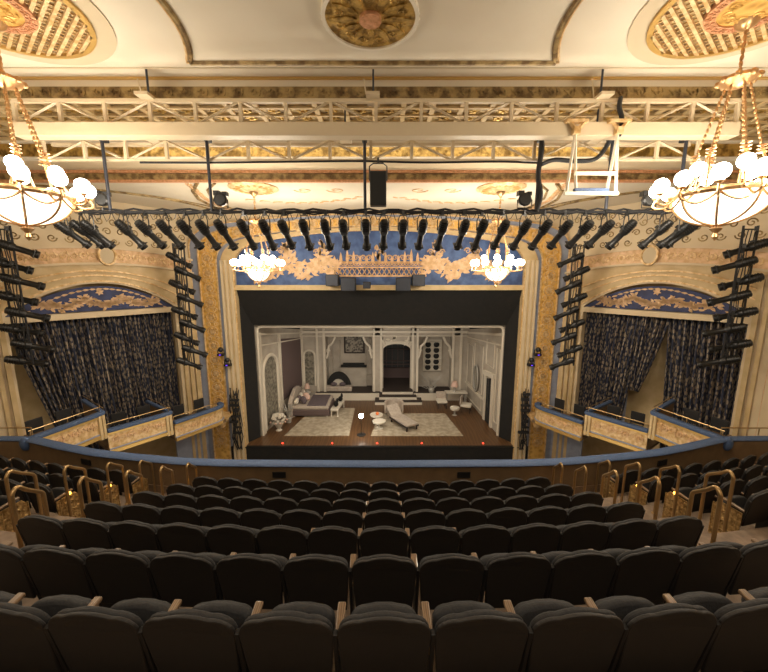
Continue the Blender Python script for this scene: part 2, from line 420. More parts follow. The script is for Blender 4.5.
# lattice cresting
for z in (7.66, 8.02): mb.box((-2.0,YP+.04,z-.03),(2.0,YP+.12,z+.03))
for k in range(-9,10):
    x = k*.21
    mb.tube([bf(x-.1,7.67,.03),bf(x,7.84,.04),bf(x+.1,8.01,.03)], .022, 4); mb.tube([bf(x+.1,7.67,.03),bf(x,7.84,.04),bf(x-.1,8.01,.03)], .022, 4)
for k in range(-7,8):
    x = k*.27; H = .34+.14*math.cos(k*1.3)
    for s_ in (-1,1): scroll(mb, bf, x+s_*.1, 8.16, .11, s_, 1, .03)
    leafp(mb, bf, x, 8.1, PI/2, H+.2, .07)
for sx in (-1,1):      # side garlands: bundles of leaves following two humps
    def gz(x): # height of the garland's spine
        return 7.95+.38*abs(math.sin((x-2.0)/2.6*PI))*(1-.2*(x-2)/4)
    x = 1.9; 
    while x < 5.2:
        z = 7.75+.5*max(0,1-abs(x-2.4)/.8)+.55*max(0,1-abs(x-3.9)/.9)
        for q in range(11):
            a = random.uniform(-.9,.9)+(PI if q % 2 else 0)+.3; leafp(mb, bf, sx*(x+random.uniform(-.06,.06)), z+random.uniform(-.30,.32), a, random.uniform(.18,.34), .06, 0, .03+.02*random.random())
        x += .1
    for (x,z,hh) in ((2.4,8.4,.6),(3.95,8.45,.45)):
        for q in range(26): leafp(mb, bf, sx*(x+random.uniform(-.30,.30)*(1-q/28)), z+(hh+.2)*q/26-.15, PI/2+random.uniform(-.9,.9), .2, .05)
        for s_ in (-1,1): scroll(mb, bf, sx*x+s_*.24, z+.25, .14, s_, 1, .03)
for x in (0,): 
    for q in range(10): leafp(mb, bf, random.uniform(-.2,.2), 8.3+q*.05, PI/2+random.uniform(-.8,.8), .24, .06)
for x in (-1.1,1.1,-.55,.55):
    for s_ in (-1,1): scroll(mb, bf, x+s_*.13, 8.42, .12, s_, 1, .028)
trim(27, mb, 'peach')
# proscenium reveal below the panel (sides)
for sx, n in ((-1,28),(1,29)):
    mb = MB()
    for q in (.0,.2,.38): mb.box((sx*(6.12+q), YP-.24, -1.2), (sx*(6.22+q), YP-.14, 8.3))
    trim(n, mb, 'cream')
# corner bits between proscenium wall and box bays
# ------------------------------------------------------------------ splayed box bays
L0 = Vector((-11.3,10.2)); L1 = Vector((-7.88,15.0)); SL = (L1-L0).length; DR = (L1-L0)/SL; NR = Vector((DR.y,-DR.x))
def bay(sx):
    def fn(s,z,h):
        p = L0+DR*s+NR*h; return (-sx*p.x if sx > 0 else p.x, p.y, z)
    return fn
S0, S1 = .28, 5.05     # opening
for sx, sd in ((-1,'left'),(1,'right')):
    fn = bay(sx)
    w_ = MB(); A = arc2(S0,6.45,S1,6.45,.95); B = [(s, 10.3) for s,_ in A]; A[0] = (S0, -1.2+7.65) ; 
    w_.strip(A, B, fn, -.25, 0); w_.prism([(0,-1.2),(S0,-1.2),(S0,10.3),(0,10.3)], fn, -.25, 0)
    w_.prism([(S1,-1.2),(SL+.05,-1.2),(SL+.05,10.3),(S1,10.3)], fn, -.25, 0)
    struct(w_.build('wall_'+sd+'_box_bay', 'cream'))
    n0 = 30 if sx < 0 else 50
    # recess behind the opening: beige passage wall and back boarding
    r_ = MB().prism([(-.3,-1.2),(SL+.2,-1.2),(SL+.2,7.6),(-.3,7.6)], fn, -1.5, -1.3)
    trim(n0, r_, 'cream_col')
    # blue lunette above the curtain beam
    mb = MB(); A = arc2(S0,6.42,S1,6.42,.02); B = arc2(S0,6.44,S1,6.44,.86); mb.strip(A,B,fn,-.2,-.1); trim(n0+1, mb, 'navy')
    trim(n0+2, MB().prism([(S0-.1,6.22),(S1+.05,6.22),(S1+.05,6.42),(S0-.1,6.42)], fn, -.2, .05), 'cream')
    # gilt swags on the lunette
    mb = MB(); cx = (S0+S1)/2
    for k in range(46):
        t = k/45; s = S0+.75+(S1-S0-1.3)*t; ph = (t*3.0) % 1.0
        z = 6.60+.02+.30*abs(2*ph-1)**1.2*(1-.5*abs(2*t-1))
        for q in range(6): leafp(mb, lambda u,v,h: fn(u,v,h-.1), s, z+random.uniform(-.09,.09), random.uniform(-1.1,1.1)+(PI if q%2 else 0), .17, .045, 0, .03)
    for k in range(22):
        t = (k+.5)/22; s = S0+.3+(S1-S0-.6)*t; z = 6.45+.80*(1-(2*t-1)**2)-.05
        leafp(mb, lambda u,v,h: fn(u,v,h-.1), s, z, (1-2*t)*.5, .2, .035)
    rosette(mb, lambda u,v,h: fn(u,v,h-.1), cx, 7.1, .13)
    trim(n0+3, mb, 'peach')
    # cove mouldings round the arch
    mb = MB()
    for z0, rise, wd, h0 in ((6.5,.95,.06,.05),(6.9,.75,.05,.09),(7.2,.6,.05,.12)):
        a = arc2(S0-.12,z0,S1+.08,z0,rise); mb.strip(a, [(s,z+wd) for s,z in a], fn, 0, h0)
    trim(n0+4, mb, 'goldlight')
    a = arc2(S0-.1,6.56,S1+.06,6.56,.95); b = arc2(.05,7.75,SL-.1,7.75,.3); mb = MB().strip(a,b,fn,0,.04); trim(n0+5, mb, 'cream_col')
    # ornamental frieze with cartouche
    a = arc2(.05,7.78,SL-.05,7.78,.3); b = arc2(.05,8.3,SL-.05,8.3,.3); mb = MB().strip(a,b,fn,0,.08); trim(n0+6, mb, 'peach')
    fz = lambda s: 8.04+.3*(1-(2*(s-.05)/(SL-.1)-1)**2)
    mb = MB(); ff = lambda u,v,h: fn(u,v,h+.08)
    relief_band(mb, ff, .15, SL-.15, fz, .42, .5); trim(n0+7, mb, 'goldlight')
    mb = MB()
    for z0 in (7.74, 8.28): a = arc2(.02,z0,SL-.02,z0,.3); mb.strip(a,[(s,z+.07) for s,z in a],fn,0,.16)
    trim(n0+8, mb, 'cream')
    el = [(SL/2+.24*math.cos(t), 8.36+.32*math.sin(t)) for t in [2*PI*i/20 for i in range(20)]]
    mb = MB().prism(el, fn, .08, .18); trim(n0+9, mb, 'halo')
    mb = MB().tube([fn(u,v,.18) for u,v in el], .045, 5, True); trim(n0+10, mb, 'goldlight')
    # spandrel lattice ornament above the frieze
    mb = MB()
    for i in range(13):
        for j in range(4):
            s = .35+i*.42+(.2 if j % 2 else 0); z = 8.85+j*.34
            if s < SL-.2: scroll(mb, fn, s, z, .13, 1 if i % 2 else -1, 1 if j % 2 else -1, .025)
    trim(n0+11, mb, 'antique')
    # pilasters either side
    mb = MB()
    for s0,s1 in ((S1+.12,S1+.24),(S1+.34,S1+.46),(S1+.56,S1+.72)): mb.prism([(s0,-1.2),(s1,-1.2),(s1,7.7),(s0,7.7)], fn, 0, .12)
    for s0,s1 in ((-.1,.0),(.08,.2)): mb.prism([(s0,1.2),(s1,1.2),(s1,7.7),(s0,7.7)], fn, 0, .14)
    trim(n0+12, mb, 'cream_col')
    mb = MB().prism([(-.45,1.2),(-.3,1.2),(-.3,7.5),(-.45,7.5)], fn, .1, .22); trim(n0+13, mb, 'rose')
    # dado below the boxes
    mb = MB().prism([(4.55,-1.2),(SL,-1.2),(SL,1.3),(4.55,1.3)], fn, .02, .1); trim(n0+14, mb, 'bluegrey')

# ------------------------------------------------------------------ drapes in the box bays
def curtain(sx, s0t, s1t, s0b, s1b, zt, zb, label, folds=None, gather=None):
    fn = bay(sx); n = max(20, int((s1t-s0t)*44)); m = 12; vs = []; fs = []
    nf = folds or (s1t-s0t)*6.0
    for j in range(m+1):
        q = j/m; z = zt+(zb-zt)*q; e = q**(1.0 if gather is None else gather)
        a = s0t+(s0b-s0t)*e; b = s1t+(s1b-s1t)*e
        for i in range(n+1):
            t = i/n; wv = math.sin(t*nf*2*PI)+.4*math.sin(t*nf*4.7+1)
            vs.append(fn(a+(b-a)*t, z, -.44+.10*wv))
    for j in range(m):
        for i in range(n): p = j*(n+1)+i; fs.append((p,p+1,p+n+2,p+n+1))
    o = MB().add(vs,fs).build('box_curtain', 'drape', smooth=True)
    s_ = o.modifiers.new('thick','SOLIDIFY'); s_.thickness = .015
    tag(o, label, 'curtain', 'patterned drapes of the side boxes')
W = 'navy and tan patterned drape '
curtain(-1, 1.35, 5.05, 1.75, 5.05, 6.25, 1.2, W+'filling the inner part of the left box opening')
curtain(-1, .28, 1.5, 1.05, 1.75, 6.25, 2.5, W+'swept aside at the outer end of the left boxes', gather=1.1)
curtain(1, 3.0, 5.05, 3.5, 5.05, 6.25, 1.2, W+'beside the inner column of the right boxes')
curtain(1, 2.25, 3.2, 2.95, 3.25, 6.25, 3.3, W+'swept aside in the middle of the right boxes', gather=1.2)
curtain(1, .28, 2.3, .28, 2.05, 6.25, 1.2, W+'at the outer end of the right boxes')
for sx, sd in ((-1,'left'),(1,'right')):   # sheer white drape edges seen between
    fn = bay(sx); mb = MB(); s = 1.45 if sx < 0 else 3.35
    mb.prism([(s,6.2),(s+.25,6.2),(s+.35,1.4),(s+.0,1.4)], fn, -.6, -.57)
    tag(mb.build('sheer_curtain','bluegrey'), 'pale grey sheer strip hanging between the drapes of the %s boxes' % sd, 'curtain')

# ------------------------------------------------------------------ opera boxes
BX = [((-9.15,8.72),(-8.67,10.5),3.41,.80), ((-8.62,10.5),(-7.50,12.02),2.80,.78), ((-7.42,12.03),(-6.35,13.75),2.42,.72)]
BN = ['nearest', 'middle', 'farthest']
for sx, sd in ((-1,'left'),(1,'right')):
    for bi, (a, b, zt, H) in enumerate(BX):
        a = Vector(a); b = Vector(b); d = (b-a); Lb = d.length; d /= Lb; nn = Vector((d.y,-d.x))
        def fn(u,v,h, a=a,d=d,nn=nn): p = a+d*u+nn*h; return (p.x if sx < 0 else -p.x, p.y, v)
        e = empty('opera_box'); tag(e, 'gilded opera box with scroll relief front, %s of the three on the %s' % (BN[bi], sd), 'theatre box', 'side opera boxes')
        # front polyline (last box curls round into the wall)
        F = [(0,0),(Lb,0)]
        if bi == 2: F = [(0,0),(Lb*.8,0),(Lb*.93,-.06),(Lb*1.02,-.22),(Lb*1.04,-.5)]
        def band(v0, v1, h0, h1):
            m_ = MB()
            for (p,q) in zip(F[:-1],F[1:]):
                P0 = Vector(p); P1 = Vector(q); dd = (P1-P0).normalized(); n2 = Vector((-dd.y, dd.x))
                def g(u,h,dd=dd,n2=n2,P0=P0): r = P0+dd*u+n2*h; return r
                Ls = (P1-P0).length+.004
                vs = []
                for (u,h) in ((0,h0),(Ls,h0),(Ls,h1),(0,h1)):
                    r = g(u,h); vs.append(r)
                m_.add([fn(r.x, v0, r.y) for r in vs]+[fn(r.x, v1, r.y) for r in vs], [(3,2,1,0),(4,5,6,7),(0,1,5,4),(1,2,6,5),(2,3,7,6),(3,0,4,7)])
            return m_
        zb = zt-H
        m_ = band(zb, zt-.1, -.08, 0); m_.build('front_panel', 'goldlight', e)
        m_ = MB(); Lr = Lb if bi < 2 else Lb*.85
        relief_band(m_, fn, .08, Lr-.12, zt-.36, .36, .44); m_.build('relief', 'peach', e)
        band(zt-.16, zt-.1, -.08, .05).build('upper_moulding', 'gold', e)
        band(zb+.1, zb+.14, -.02, .03).build('stripe', 'bluegrey', e)
        m_ = band(zb-.02, zb+.09, -.08, .06); m_.build('base_moulding', 'gold', e)
        band(zt-.1, zt+.02, -.13, .06).build('padded_rail', 'velvet', e, bevel=.03)
        rl = [fn(p[0],zt+.16,-.10+p[1]) for p in F]; m_ = MB().tube(rl, .016, 6)
        for t in (0.02,.5,.98): m_.tube([fn(Lr*t,zt,-.10), fn(Lr*t,zt+.16,-.10)], .012, 5)
        m_.build('brass_rail', 'brass', e)
        m_ = MB()
        for q in (0,.11): m_.box((Lb-.2+q,-.08,zb-.06),(Lb-.12+q,.07,zt-.08), lambda u,h,v: fn(u,v,h))
        if bi < 2: m_.build('post', 'cream_col', e)
        # floor slab back to the bay wall and dividing rail
        q = lambda P: ((P[0]) if sx < 0 else -P[0], P[1])
        proj = lambda P: (L0+DR*((Vector(P)-L0).dot(DR)))
        wa, wb = proj(a), proj(b)
        pts = [q(a), q(b), q(wb), q(wa)]
        MB().prism(pts, lambda u,v,h: (u,v,h), zb-.02, zb+.08).build('floor_slab', 'parapet', e)
        if bi < 2:
            pb = b-(b-wb)*.02; 
            m_ = MB(); dv = (wb-b).normalized(); Ld = (wb-b).length; pn = Vector((dv.y,-dv.x))
            def fd(u,v,h, b=b,dv=dv,pn=pn): p = b+dv*u+pn*h; return (p.x if sx < 0 else -p.x, p.y, v)
            m_.prism([(0,zb+.08),(Ld,zb+.08),(Ld,zt-.08),(0,zt-.08)], fd, -.03, .03); m_.build('divider', 'parapet', e)
            MB().prism([(0,zt-.08),(Ld,zt-.08),(Ld,zt+.02),(0,zt+.02)], fd, -.06, .06).build('divider_rail', 'velvet', e, bevel=.02)
            MB().tube([fd(0,zt+.15,0),fd(Ld,zt+.15,0)], .014, 6).build('divider_brass_rail', 'brass', e)
        # box chairs
        for ci, t in enumerate((.3,.7)):
            c = a+d*(Lb*t)+nn*(-.62); c = c+ (wa-a).normalized()*0.0
            ch = empty('box_chair', (c.x if sx < 0 else -c.x, c.y, zb+.085), math.atan2(nn.y,nn.x)-PI/2 if sx < 0 else -(math.atan2(nn.y,nn.x)-PI/2))
            tag(ch, 'dark loose chair in the %s box on the %s, %s one' % (BN[bi], sd, ('nearer','farther')[ci]), 'chair', 'loose chairs in the boxes')
            MB().box((-.22,-.2,.42),(.22,.22,.48)).build('seat','seatfab',ch,bevel=.02)
            MB().box((-.21,-.24,.5),(.21,-.2,.92)).build('backrest','seatfab',ch,bevel=.02)
            for lx in (-.18,.18):
                for ly in (-.2,.18): MB().tube([(lx,ly,0),(lx,ly,.43)], .014, 5).build('leg','fixture',ch)
            MB().tube([(-.18,-.22,.45),(-.18,-.22,.9)],.012,5).tube([(.18,-.22,.45),(.18,-.22,.9)],.012,5).build('back_frame','fixture',ch)
    # lower corbel under farthest box
    m_ = MB().lathe([(.02,-.45),(.12,-.4),(.16,-.25),(.28,-.1),(.3,0)], (sx*6.75,14.2,1.68), 12); m_.box((sx*6.75-.3,14.0,1.66),(sx*6.75+.3,14.8,1.72)); trim(48 if sx<0 else 68, m_, 'goldlight')
    # side walkway ledge joining the balcony rail with the side wall
# ------------------------------------------------------------------ balcony floor tiers, parapet, rail
ROWS = [(1.585,4.93),(2.373,4.58),(3.198,4.18),(3.995,3.79),(4.82,3.39),(5.646,3.00),(6.468,2.64)]
def arcY(X): return X*X/72
XS = [-XW+ i*XW*2/36 for i in range(37)]
def railY(X):
    K = [(0,7.35),(3.3,7.39),(4.4,7.46),(5.8,7.68),(6.8,7.87),(7.8,8.17),(8.95,8.56),(9.3,8.64),(11.6,8.64)]
    X = abs(X)
    for (a,b),(c,d) in zip(K[:-1],K[1:]):
        if a <= X <= c:
            t = (X-a)/(c-a); t = t if X > 8.9 else t; return b+(d-b)*t
    return 8.64
tiers = [(-4.0,5.72,-4), (-.0,5.3,0)] 
def tread_start(k): return ROWS[k][0]-.06
for k in range(-2, 7):
    if k == -2: y0, z = -4.0, 5.70; y1 = -.05
    elif k == -1: y0, z = -.05, 5.31; y1 = tread_start(0)
    else: y0, z = tread_start(k), ROWS[k][1]; y1 = tread_start(k+1) if k < 6 else None
    A = []; mb = MB(); vs = []; fs = []
    for i, X in enumerate(XS):
        ya = y0+(arcY(X) if k > -2 else 0); yb = (y1+arcY(X)) if y1 is not None else railY(X)-.1
        vs += [(X,ya,z-.6),(X,yb,z-.6),(X,yb,z),(X,ya,z)]
    for i in range(len(XS)-1):
        p = 4*i; q = p+4
        for a in range(4): fs.append((p+a,q+a,q+(a+1)%4,p+(a+1)%4))
    fs += [(0,1,2,3),(len(vs)-1,len(vs)-2,len(vs)-3,len(vs)-4)]
    struct(mb.add(vs,fs).build('floor', 'tread'))
RX = [-9.05+i*18.1/60 for i in range(61)]
def sweep(prof, X):   # profile (dy, z) swept along railY
    vs = []; fs = []; n = len(prof)
    for x in X: 
        vs += [(x, railY(x)+dy, z) for dy,z in prof]
    for i in range(len(X)-1):
        for a in range(n): fs.append((i*n+a,(i+1)*n+a,(i+1)*n+(a+1)%n,i*n+(a+1)%n))
    fs += [tuple(range(n)), tuple(range(len(vs)-1,len(vs)-1-n,-1))]
    return MB().add(vs,fs)
RXX = [-XW]+RX+[XW]
struct(sweep([(-.08,1.9),(.12,1.9),(.12,3.39),(-.08,3.39)], RXX).build('wall_parapet','parapet'))
trim(70, sweep([(-.10,2.64),(-.08,2.64),(-.08,2.82),(-.10,2.82)], RXX), 'armwood')
rp = [(.0+.14*math.cos(t), 3.425+.05*math.sin(t)) for t in [2*PI*i/12 for i in range(12)]]
o = sweep(rp, RX).build('balcony_rail', 'velvet', smooth=True)
tag(o, 'long curved blue padded rail along the front of the balcony', 'rail')
for sx, sd in ((-1,'left'),(1,'right')):
    xs = [sx*9.1, sx*XW*.999]; 
    o = sweep([(.02+.12*math.cos(t), 3.42+.05*math.sin(t)) for t in [2*PI*i/10 for i in range(10)]], xs).build('ledge_rail','velvet',smooth=True)
    tag(o, 'short blue padded rail between balcony corner and %s side wall' % sd, 'rail')
    o = MB().sphere((sx*9.12,8.5,3.34), .13, 12, 8, (1,.7,1.5)).build('rail_end_cushion','velvet',smooth=True)
    tag(o, 'blue cloth bundle at the %s end of the balcony rail' % sd, 'cushion')
    e = empty('corner_brass_railing', (sx*9.4,8.7,3.49)); tag(e, 'brass guard railing beyond the %s end of the balcony rail' % sd, 'railing')
    MB().tube([(sx*-.3,0,.2),(sx*1.8,-.03,.2)], .018, 6).build('top_bar','brass',e)
    for q in (-.3,.7,1.75): MB().tube([(sx*q,0,0),(sx*q,0,.2)], .014, 6).build('upright','brass',e)
for vx in (-7.0, -2.17, 2.0, 6.9):
    y = railY(vx)-.085; s_ = math.atan((railY(vx+.1)-railY(vx-.1))/.2)
    e = empty('parapet_vent', (vx, y-.012, 3.2), s_)
    tag(e, 'small black vent in the brown parapet, %s' % {-7.0:'far left',-2.17:'left of centre',2.0:'right of centre',6.9:'far right'}[vx], 'vent', 'parapet vents')
    m_ = MB().box((-.15,-.01,-.07),(.15,.012,.07)); m_.build('cover','vent',e)
    m_ = MB()
    for q in range(5): m_.box((-.13,-.018,-.06+q*.027),(.13,-.01,-.05+q*.027))
    m_.build('louvre','seatiron',e)

# ------------------------------------------------------------------ theatre seats
def back_outline(w0, w1, h, r, crown, n=6):
    """half-rounded back shape in (x,z): w0 bottom half width, w1 top half width"""
    P = [(-w0,0),(-w1,h-r)]
    for i in range(1,n+1):
        a = PI-(PI/2)*i/n; P.append((-w1+r+r*math.cos(a), h-r+r*math.sin(a)))
    for i in range(1,6):
        t = i/6; x = (-w1+r)+(2*(w1-r))*t; P.append((x, h+crown*(1-(2*t-1)**2)))
    P += [(-x,z) for x,z in P[:2+n][::-1]]
    return P
def seat_proto():
    r = empty('theatre_seat')
    def bk(u,v,h): # lean back towards -Y going up, slight concave curve
        return (u, -.0-.085*(v/.54)+h+.25*u*u, .34+v)
    O = back_outline(.228,.256,.54,.125,.03)
    MB().prism(O, bk, -.026, -.002).build('back_shell','seatshell',r,bevel=.008)
    O2 = back_outline(.222,.250,.535,.125,.03)
    MB().prism(O2, lambda u,v,h: bk(u,v+.002,h), -.002, .036).build('backrest','seatfab',r,smooth=True,bevel=.014,seg=3)
    def st(u,v,h): # tipped-up cushion
        a = math.radians(68); v = v*.78; return (u, .175+v*math.cos(a)-h*math.sin(a), .325+v*math.sin(a)+h*math.cos(a))
    SO = [(-.20,0),(-.215,.22)]
    for i in range(1,7):
        a = PI-(PI/2)*i/6; SO.append((-.215+.1+.1*math.cos(a), .25+.1*math.sin(a)))
    SO += [(-.05,.365),(.05,.365)]; SO += [(-x,z) for x,z in SO[:8][::-1]]
    MB().prism(SO, st, -.04, .05).build('seat','seatfab',r,smooth=True,bevel=.03,seg=3)
    arm(-1).build('armrest','armwood',r,bevel=.008)
    iron(-1).build('standard','seatiron',r,bevel=.004)
    return r
def arm(s):
    x = s*.265; m = MB()
    vs = [(x-.02,-.03,.575),(x+.02,-.03,.575),(x+.026,.25,.61),(x-.026,.25,.61)]
    m.add(vs+[(a,b,c+.028) for a,b,c in vs], [(3,2,1,0),(4,5,6,7),(0,1,5,4),(1,2,6,5),(2,3,7,6),(3,0,4,7)]); return m
def iron(s):
    x = s*.265; f = lambda u,v,h: (x+h, u, v)
    return MB().prism([(.0,0),(.24,0),(.24,.03),(.15,.06),(.15,.40),(.20,.585),(-.02,.575),(-.05,.78),(-.08,.77),(-.02,.42),(.04,.06),(.0,.03)], f, -.012, .012)
SP = seat_proto()
arm_me = arm(1); iron_me = iron(1)
extra_arm = arm_me.build('armrest','armwood',bevel=.008); extra_iron = iron_me.build('standard','seatiron',bevel=.004)
# end panel prototype (towards an aisle), amber light optional
def endpanel(s):
    x = s*.285; f = lambda u,v,h: (x+s*h, u, v)
    m = MB().prism([(-.02,.0),(.32,0),(.32,.5),(.26,.575),(-.02,.56)], f, 0, .012)
    for i in range(3): scroll(m, f, .17, .12+i*.15, .06, (-1)**i, 1, .012, .014)
    for a_,b_ in (((.02,.02),(.32,.02)),((.32,.02),(.32,.52)),((.02,.02),(.02,.53))): m.tube([f(*a_,.014),f(*b_,.014)], .012, 4)
    return m
ep = {s: endpanel(s).build('end_panel','endgold') for s in (-1,1)}
al = {s: MB().sphere((s*.31,.17,.60),.028,8,6).build('aisle_light','amber') for s in (-1,1)}
for o in list(ep.values())+list(al.values())+[extra_arm, extra_iron]: pass
def addpart(src, parent):
    c = src.copy(); link(c); c.parent = parent; return c
ROWN = ['nearest row','second row','third row','fourth row','fifth row','sixth row','frontmost row']
first = True
def seat(X, k, label, rot, last=False, endp=0, light=False):
    global first
    if first: r = SP; first = False
    else: r = copy_thing(BASE)
    r.location = (X, ROWS[k][0]+.085+arcY(X), ROWS[k][1]); r.rotation_euler = (0,0,rot)
    tag(r, label, 'theatre seat', 'black theatre seats in curved rows')
    if last: addpart(extra_arm, r); addpart(extra_iron, r)
    if endp:
        addpart(ep[endp], r)
        if light: addpart(al[endp], r)
    return r
BASE = copy_thing(SP)      # pristine source for later copies, removed at the end
def rotat(X): return math.atan(-X/36)*-1
for k in range(7):
    lo, hi = (-7, 6)
    if k <= 1: lo, hi = -6, 6
    if k == 0: lo, hi = -5, 5
    if k == 3: lo = -7
    pitch = .53
    for i in range(lo, hi+1):
        X = .2+i*pitch; n = i-lo+1; m = hi-i+1
        if i == 0: pos = 'on the centre line'
        elif i < 0: pos = '%s to the left of the centre line' % ORD[-i]
        else: pos = '%s to the right of the centre line' % ORD[i]
        lab = 'black theatre seat in the %s, %s' % (ROWN[k], pos)
        ends = (k >= 2 and i in (lo, hi))
        seat(X, k, lab, rotat(X), last=(i == hi), endp=(-1 if i == lo else 1) if ends else 0, light=(k in (4,6) and ends))
def visible(X, k):
    y = ROWS[k][0]+.1+arcY(X); dz = 7.6-ROWS[k][1]-.8; zc = y*.986+dz*.165
    return abs(X-.2)*350/zc < 384+40
for sx, sd in ((-1,'left'),(1,'right')):
    for k in range(3,7):
        for i in range(10):
            X = sx*(5.48+i*.53)
            if abs(X) > 9.6 or not visible(X-sx*.25,k): continue
            lab = 'black theatre seat in the %s side block, %s, %s from the aisle' % (sd, ROWN[k], ORD[i+1])
            seat(X, k, lab, rotat(X)*1.6, last=(sx > 0 and True) if False else (i == 0 and sx < 0), endp=(1 if sx < 0 else -1) if i == 0 else 0, light=(i == 0 and k in (4,5)))
def kill(o):
    for c in list(o.children): bpy.data.objects.remove(c)
    bpy.data.objects.remove(o)
kill(BASE)
for o in list(ep.values())+list(al.values())+[extra_arm, extra_iron]: bpy.data.objects.remove(o)

# ------------------------------------------------------------------ aisle hoop rails
def hoop(X, Y, z, dy, H, label):
    e = empty('aisle_handrail', (X, Y, z)); tag(e, label, 'handrail', 'brass aisle handrails')
    DZ = .21
    P = spline([(0,0,0),(0,0,H*.5),(0,0,H-.16),(.015,0,H-.07),(.075,0,H-.03),(dy*.5,0,H-DZ*.5-.02),(dy-.07,0,H-DZ-.0),(dy-.01,0,H-DZ-.06),(dy,0,H-DZ-.15),(dy,0,H*.4),(dy,0,0)], 4)
    MB().tube([(0,p.x,p.z) for p in P], .023, 8).build('hoop','brass',e,smooth=True)
    for q in (0,dy): MB().lathe([(.05,0),(.05,.012),(.026,.02)], (0,q,0), 12).build('foot_flange','brass',e)
def tz(X,Y):
    z = 5.31
    for y0,zz in ROWS:
        if Y >= y0-.06+arcY(X): z = zz
    return z
for sx, sd in ((-1,'left'),(1,'right')):
    for k in range(5):
        zc = 3.9+.87*k; Y = zc*.917+.02*k; z = tz(3.95,Y); vv = ((483,474,468,464,461)[k]-336)/350; H = 7.6-zc*(.165+.986*vv)-z-.07
        hoop(sx*3.98, Y, z, .34, H, 'brass hoop handrail by the centre block, %s aisle, %s from the nearest' % (sd, ORD[k+1]))
    for k in range(4):
        zc = 4.86+.9*k; Y = zc*.926; z = tz(5.08,Y); vv = ((468,463,460,458)[k]-336)/350; H = 7.6-zc*(.165+.986*vv)-z-.07
        hoop(sx*5.09, Y, z, .38, H, 'brass hoop handrail by the %s side block, %s from the nearest' % (sd, ORD[k+1]))

# ------------------------------------------------------------------ front of house trusses
def truss(name, x0, x1, y, zt, zb, beam, nb, label):
    e = empty(name, (0,y,0)); tag(e, label, 'truss')
    for q in (-.22,.22) if not beam else (0,):
        MB().box((x0,q-.04,zt-.03),(x1,q+.04,zt+.03)).build('top_chord','truss',e)
    if beam: MB().box((x0,-.12,zb-.24),(x1,.12,zb)).build('box_beam','truss',e,bevel=.01)
    else: MB().box((x0,-.04,zb-.02),(x1,.04,zb+.02)).build('bottom_chord','truss',e)
    st = (x1-x0)/nb
    for i in range(nb+1):
        x = x0+i*st; MB().box((x-.03,-.03,zb),(x+.03,.03,zt)).build('upright','truss',e)
        if i < nb:
            a, b = ((x,zb),(x+st,zt)) if i % 2 == 0 else ((x,zt),(x+st,zb))
            MB().tube([(a[0],0,a[1]),(b[0],0,b[1])], .026, 4).build('diagonal_brace','truss',e)
    return e
truss('lighting_truss', -6.75, 6.85, 7.2, 10.86, 10.46, True, 16, 'cream latticed truss with deep box beam, nearer of the two under the ceiling')
truss('lighting_truss', -6.9, 6.75, 7.85, 10.40, 10.02, False, 16, 'slender cream latticed truss, farther of the two under the ceiling')
def hanger(x, y, z0, z1, lab):
    e = empty('truss_hanger', (x,y,z0)); tag(e, lab, 'hanger')
    MB().tube([(0,0,0),(0,0,z1-z0)], .02, 6).build('rod','steelblue',e)
    MB().box((-.12,-.24,-.02),(.12,.24,.03)).tube([(-.12,0,.02),(-.18,0,.35)], .012, 5).build('clamp','truss',e)
for x, s_ in ((-4.2,'left'),(0.0,'middle'),(4.25,'right')): hanger(x, 7.2, 10.89, 11.4, 'steel rod clamp holding the nearer truss to the ceiling, %s one' % s_)
for x, s_ in ((-4.6,'left'),(-.6,'middle'),(4.6,'right')): hanger(x, 7.85, 10.42, 11.05, 'steel rod clamp holding the farther truss to the ceiling, %s one' % s_)
# front lighting pipe and drop poles
e = empty('lighting_pipe', (0,7.76,8.97)); tag(e, 'long black horizontal lighting pipe loaded with stage spotlights', 'lighting pipe')
MB().tube([(-6.35,0,0),(6.75,0,0)], .028, 8).build('pipe','cable',e)
m_ = MB()
P = [( -6.3+i*.2, .03*math.sin(i), .04+.025*math.sin(i*2.3)) for i in range(66)]; m_.tube(P, .022, 5)
P = [( -6.3+i*.2, -.03*math.sin(i*1.7), -.03+.02*math.sin(i*1.9+1)) for i in range(66)]; m_.tube(P, .015, 4); m_.build('cable_run','cable',e)
m_ = MB()
for i in range(64):
    x = -6.2+i*.2; m_.tube([(x,.03,-.02),(x+.05,.05,-.14-.05*random.random()),(x+.12,.05,-.12),(x+.18,.03,0)], .008, 4)
m_.build('cable_loops','cable',e)
for x, s_ in ((-5.6,'far left'),(-3.45,'second from left'),(-.2,'third from left'),(3.42,'third from right'),(4.9,'second from right'),(6.42,'far right')):
    zt = 10.42
    e = empty('drop_pole', (x,7.76,8.99)); tag(e, 'black vertical pole carrying the lighting pipe, %s' % s_, 'pole', 'drop poles of the lighting pipe')
    MB().tube([(0,0,0),(0,0,zt-8.99)], .032, 8).build('pole','steelblue',e)
    MB().box((-.05,-.16,zt-9.04),(.05,.14,zt-8.96)).build('clamp','cable',e)
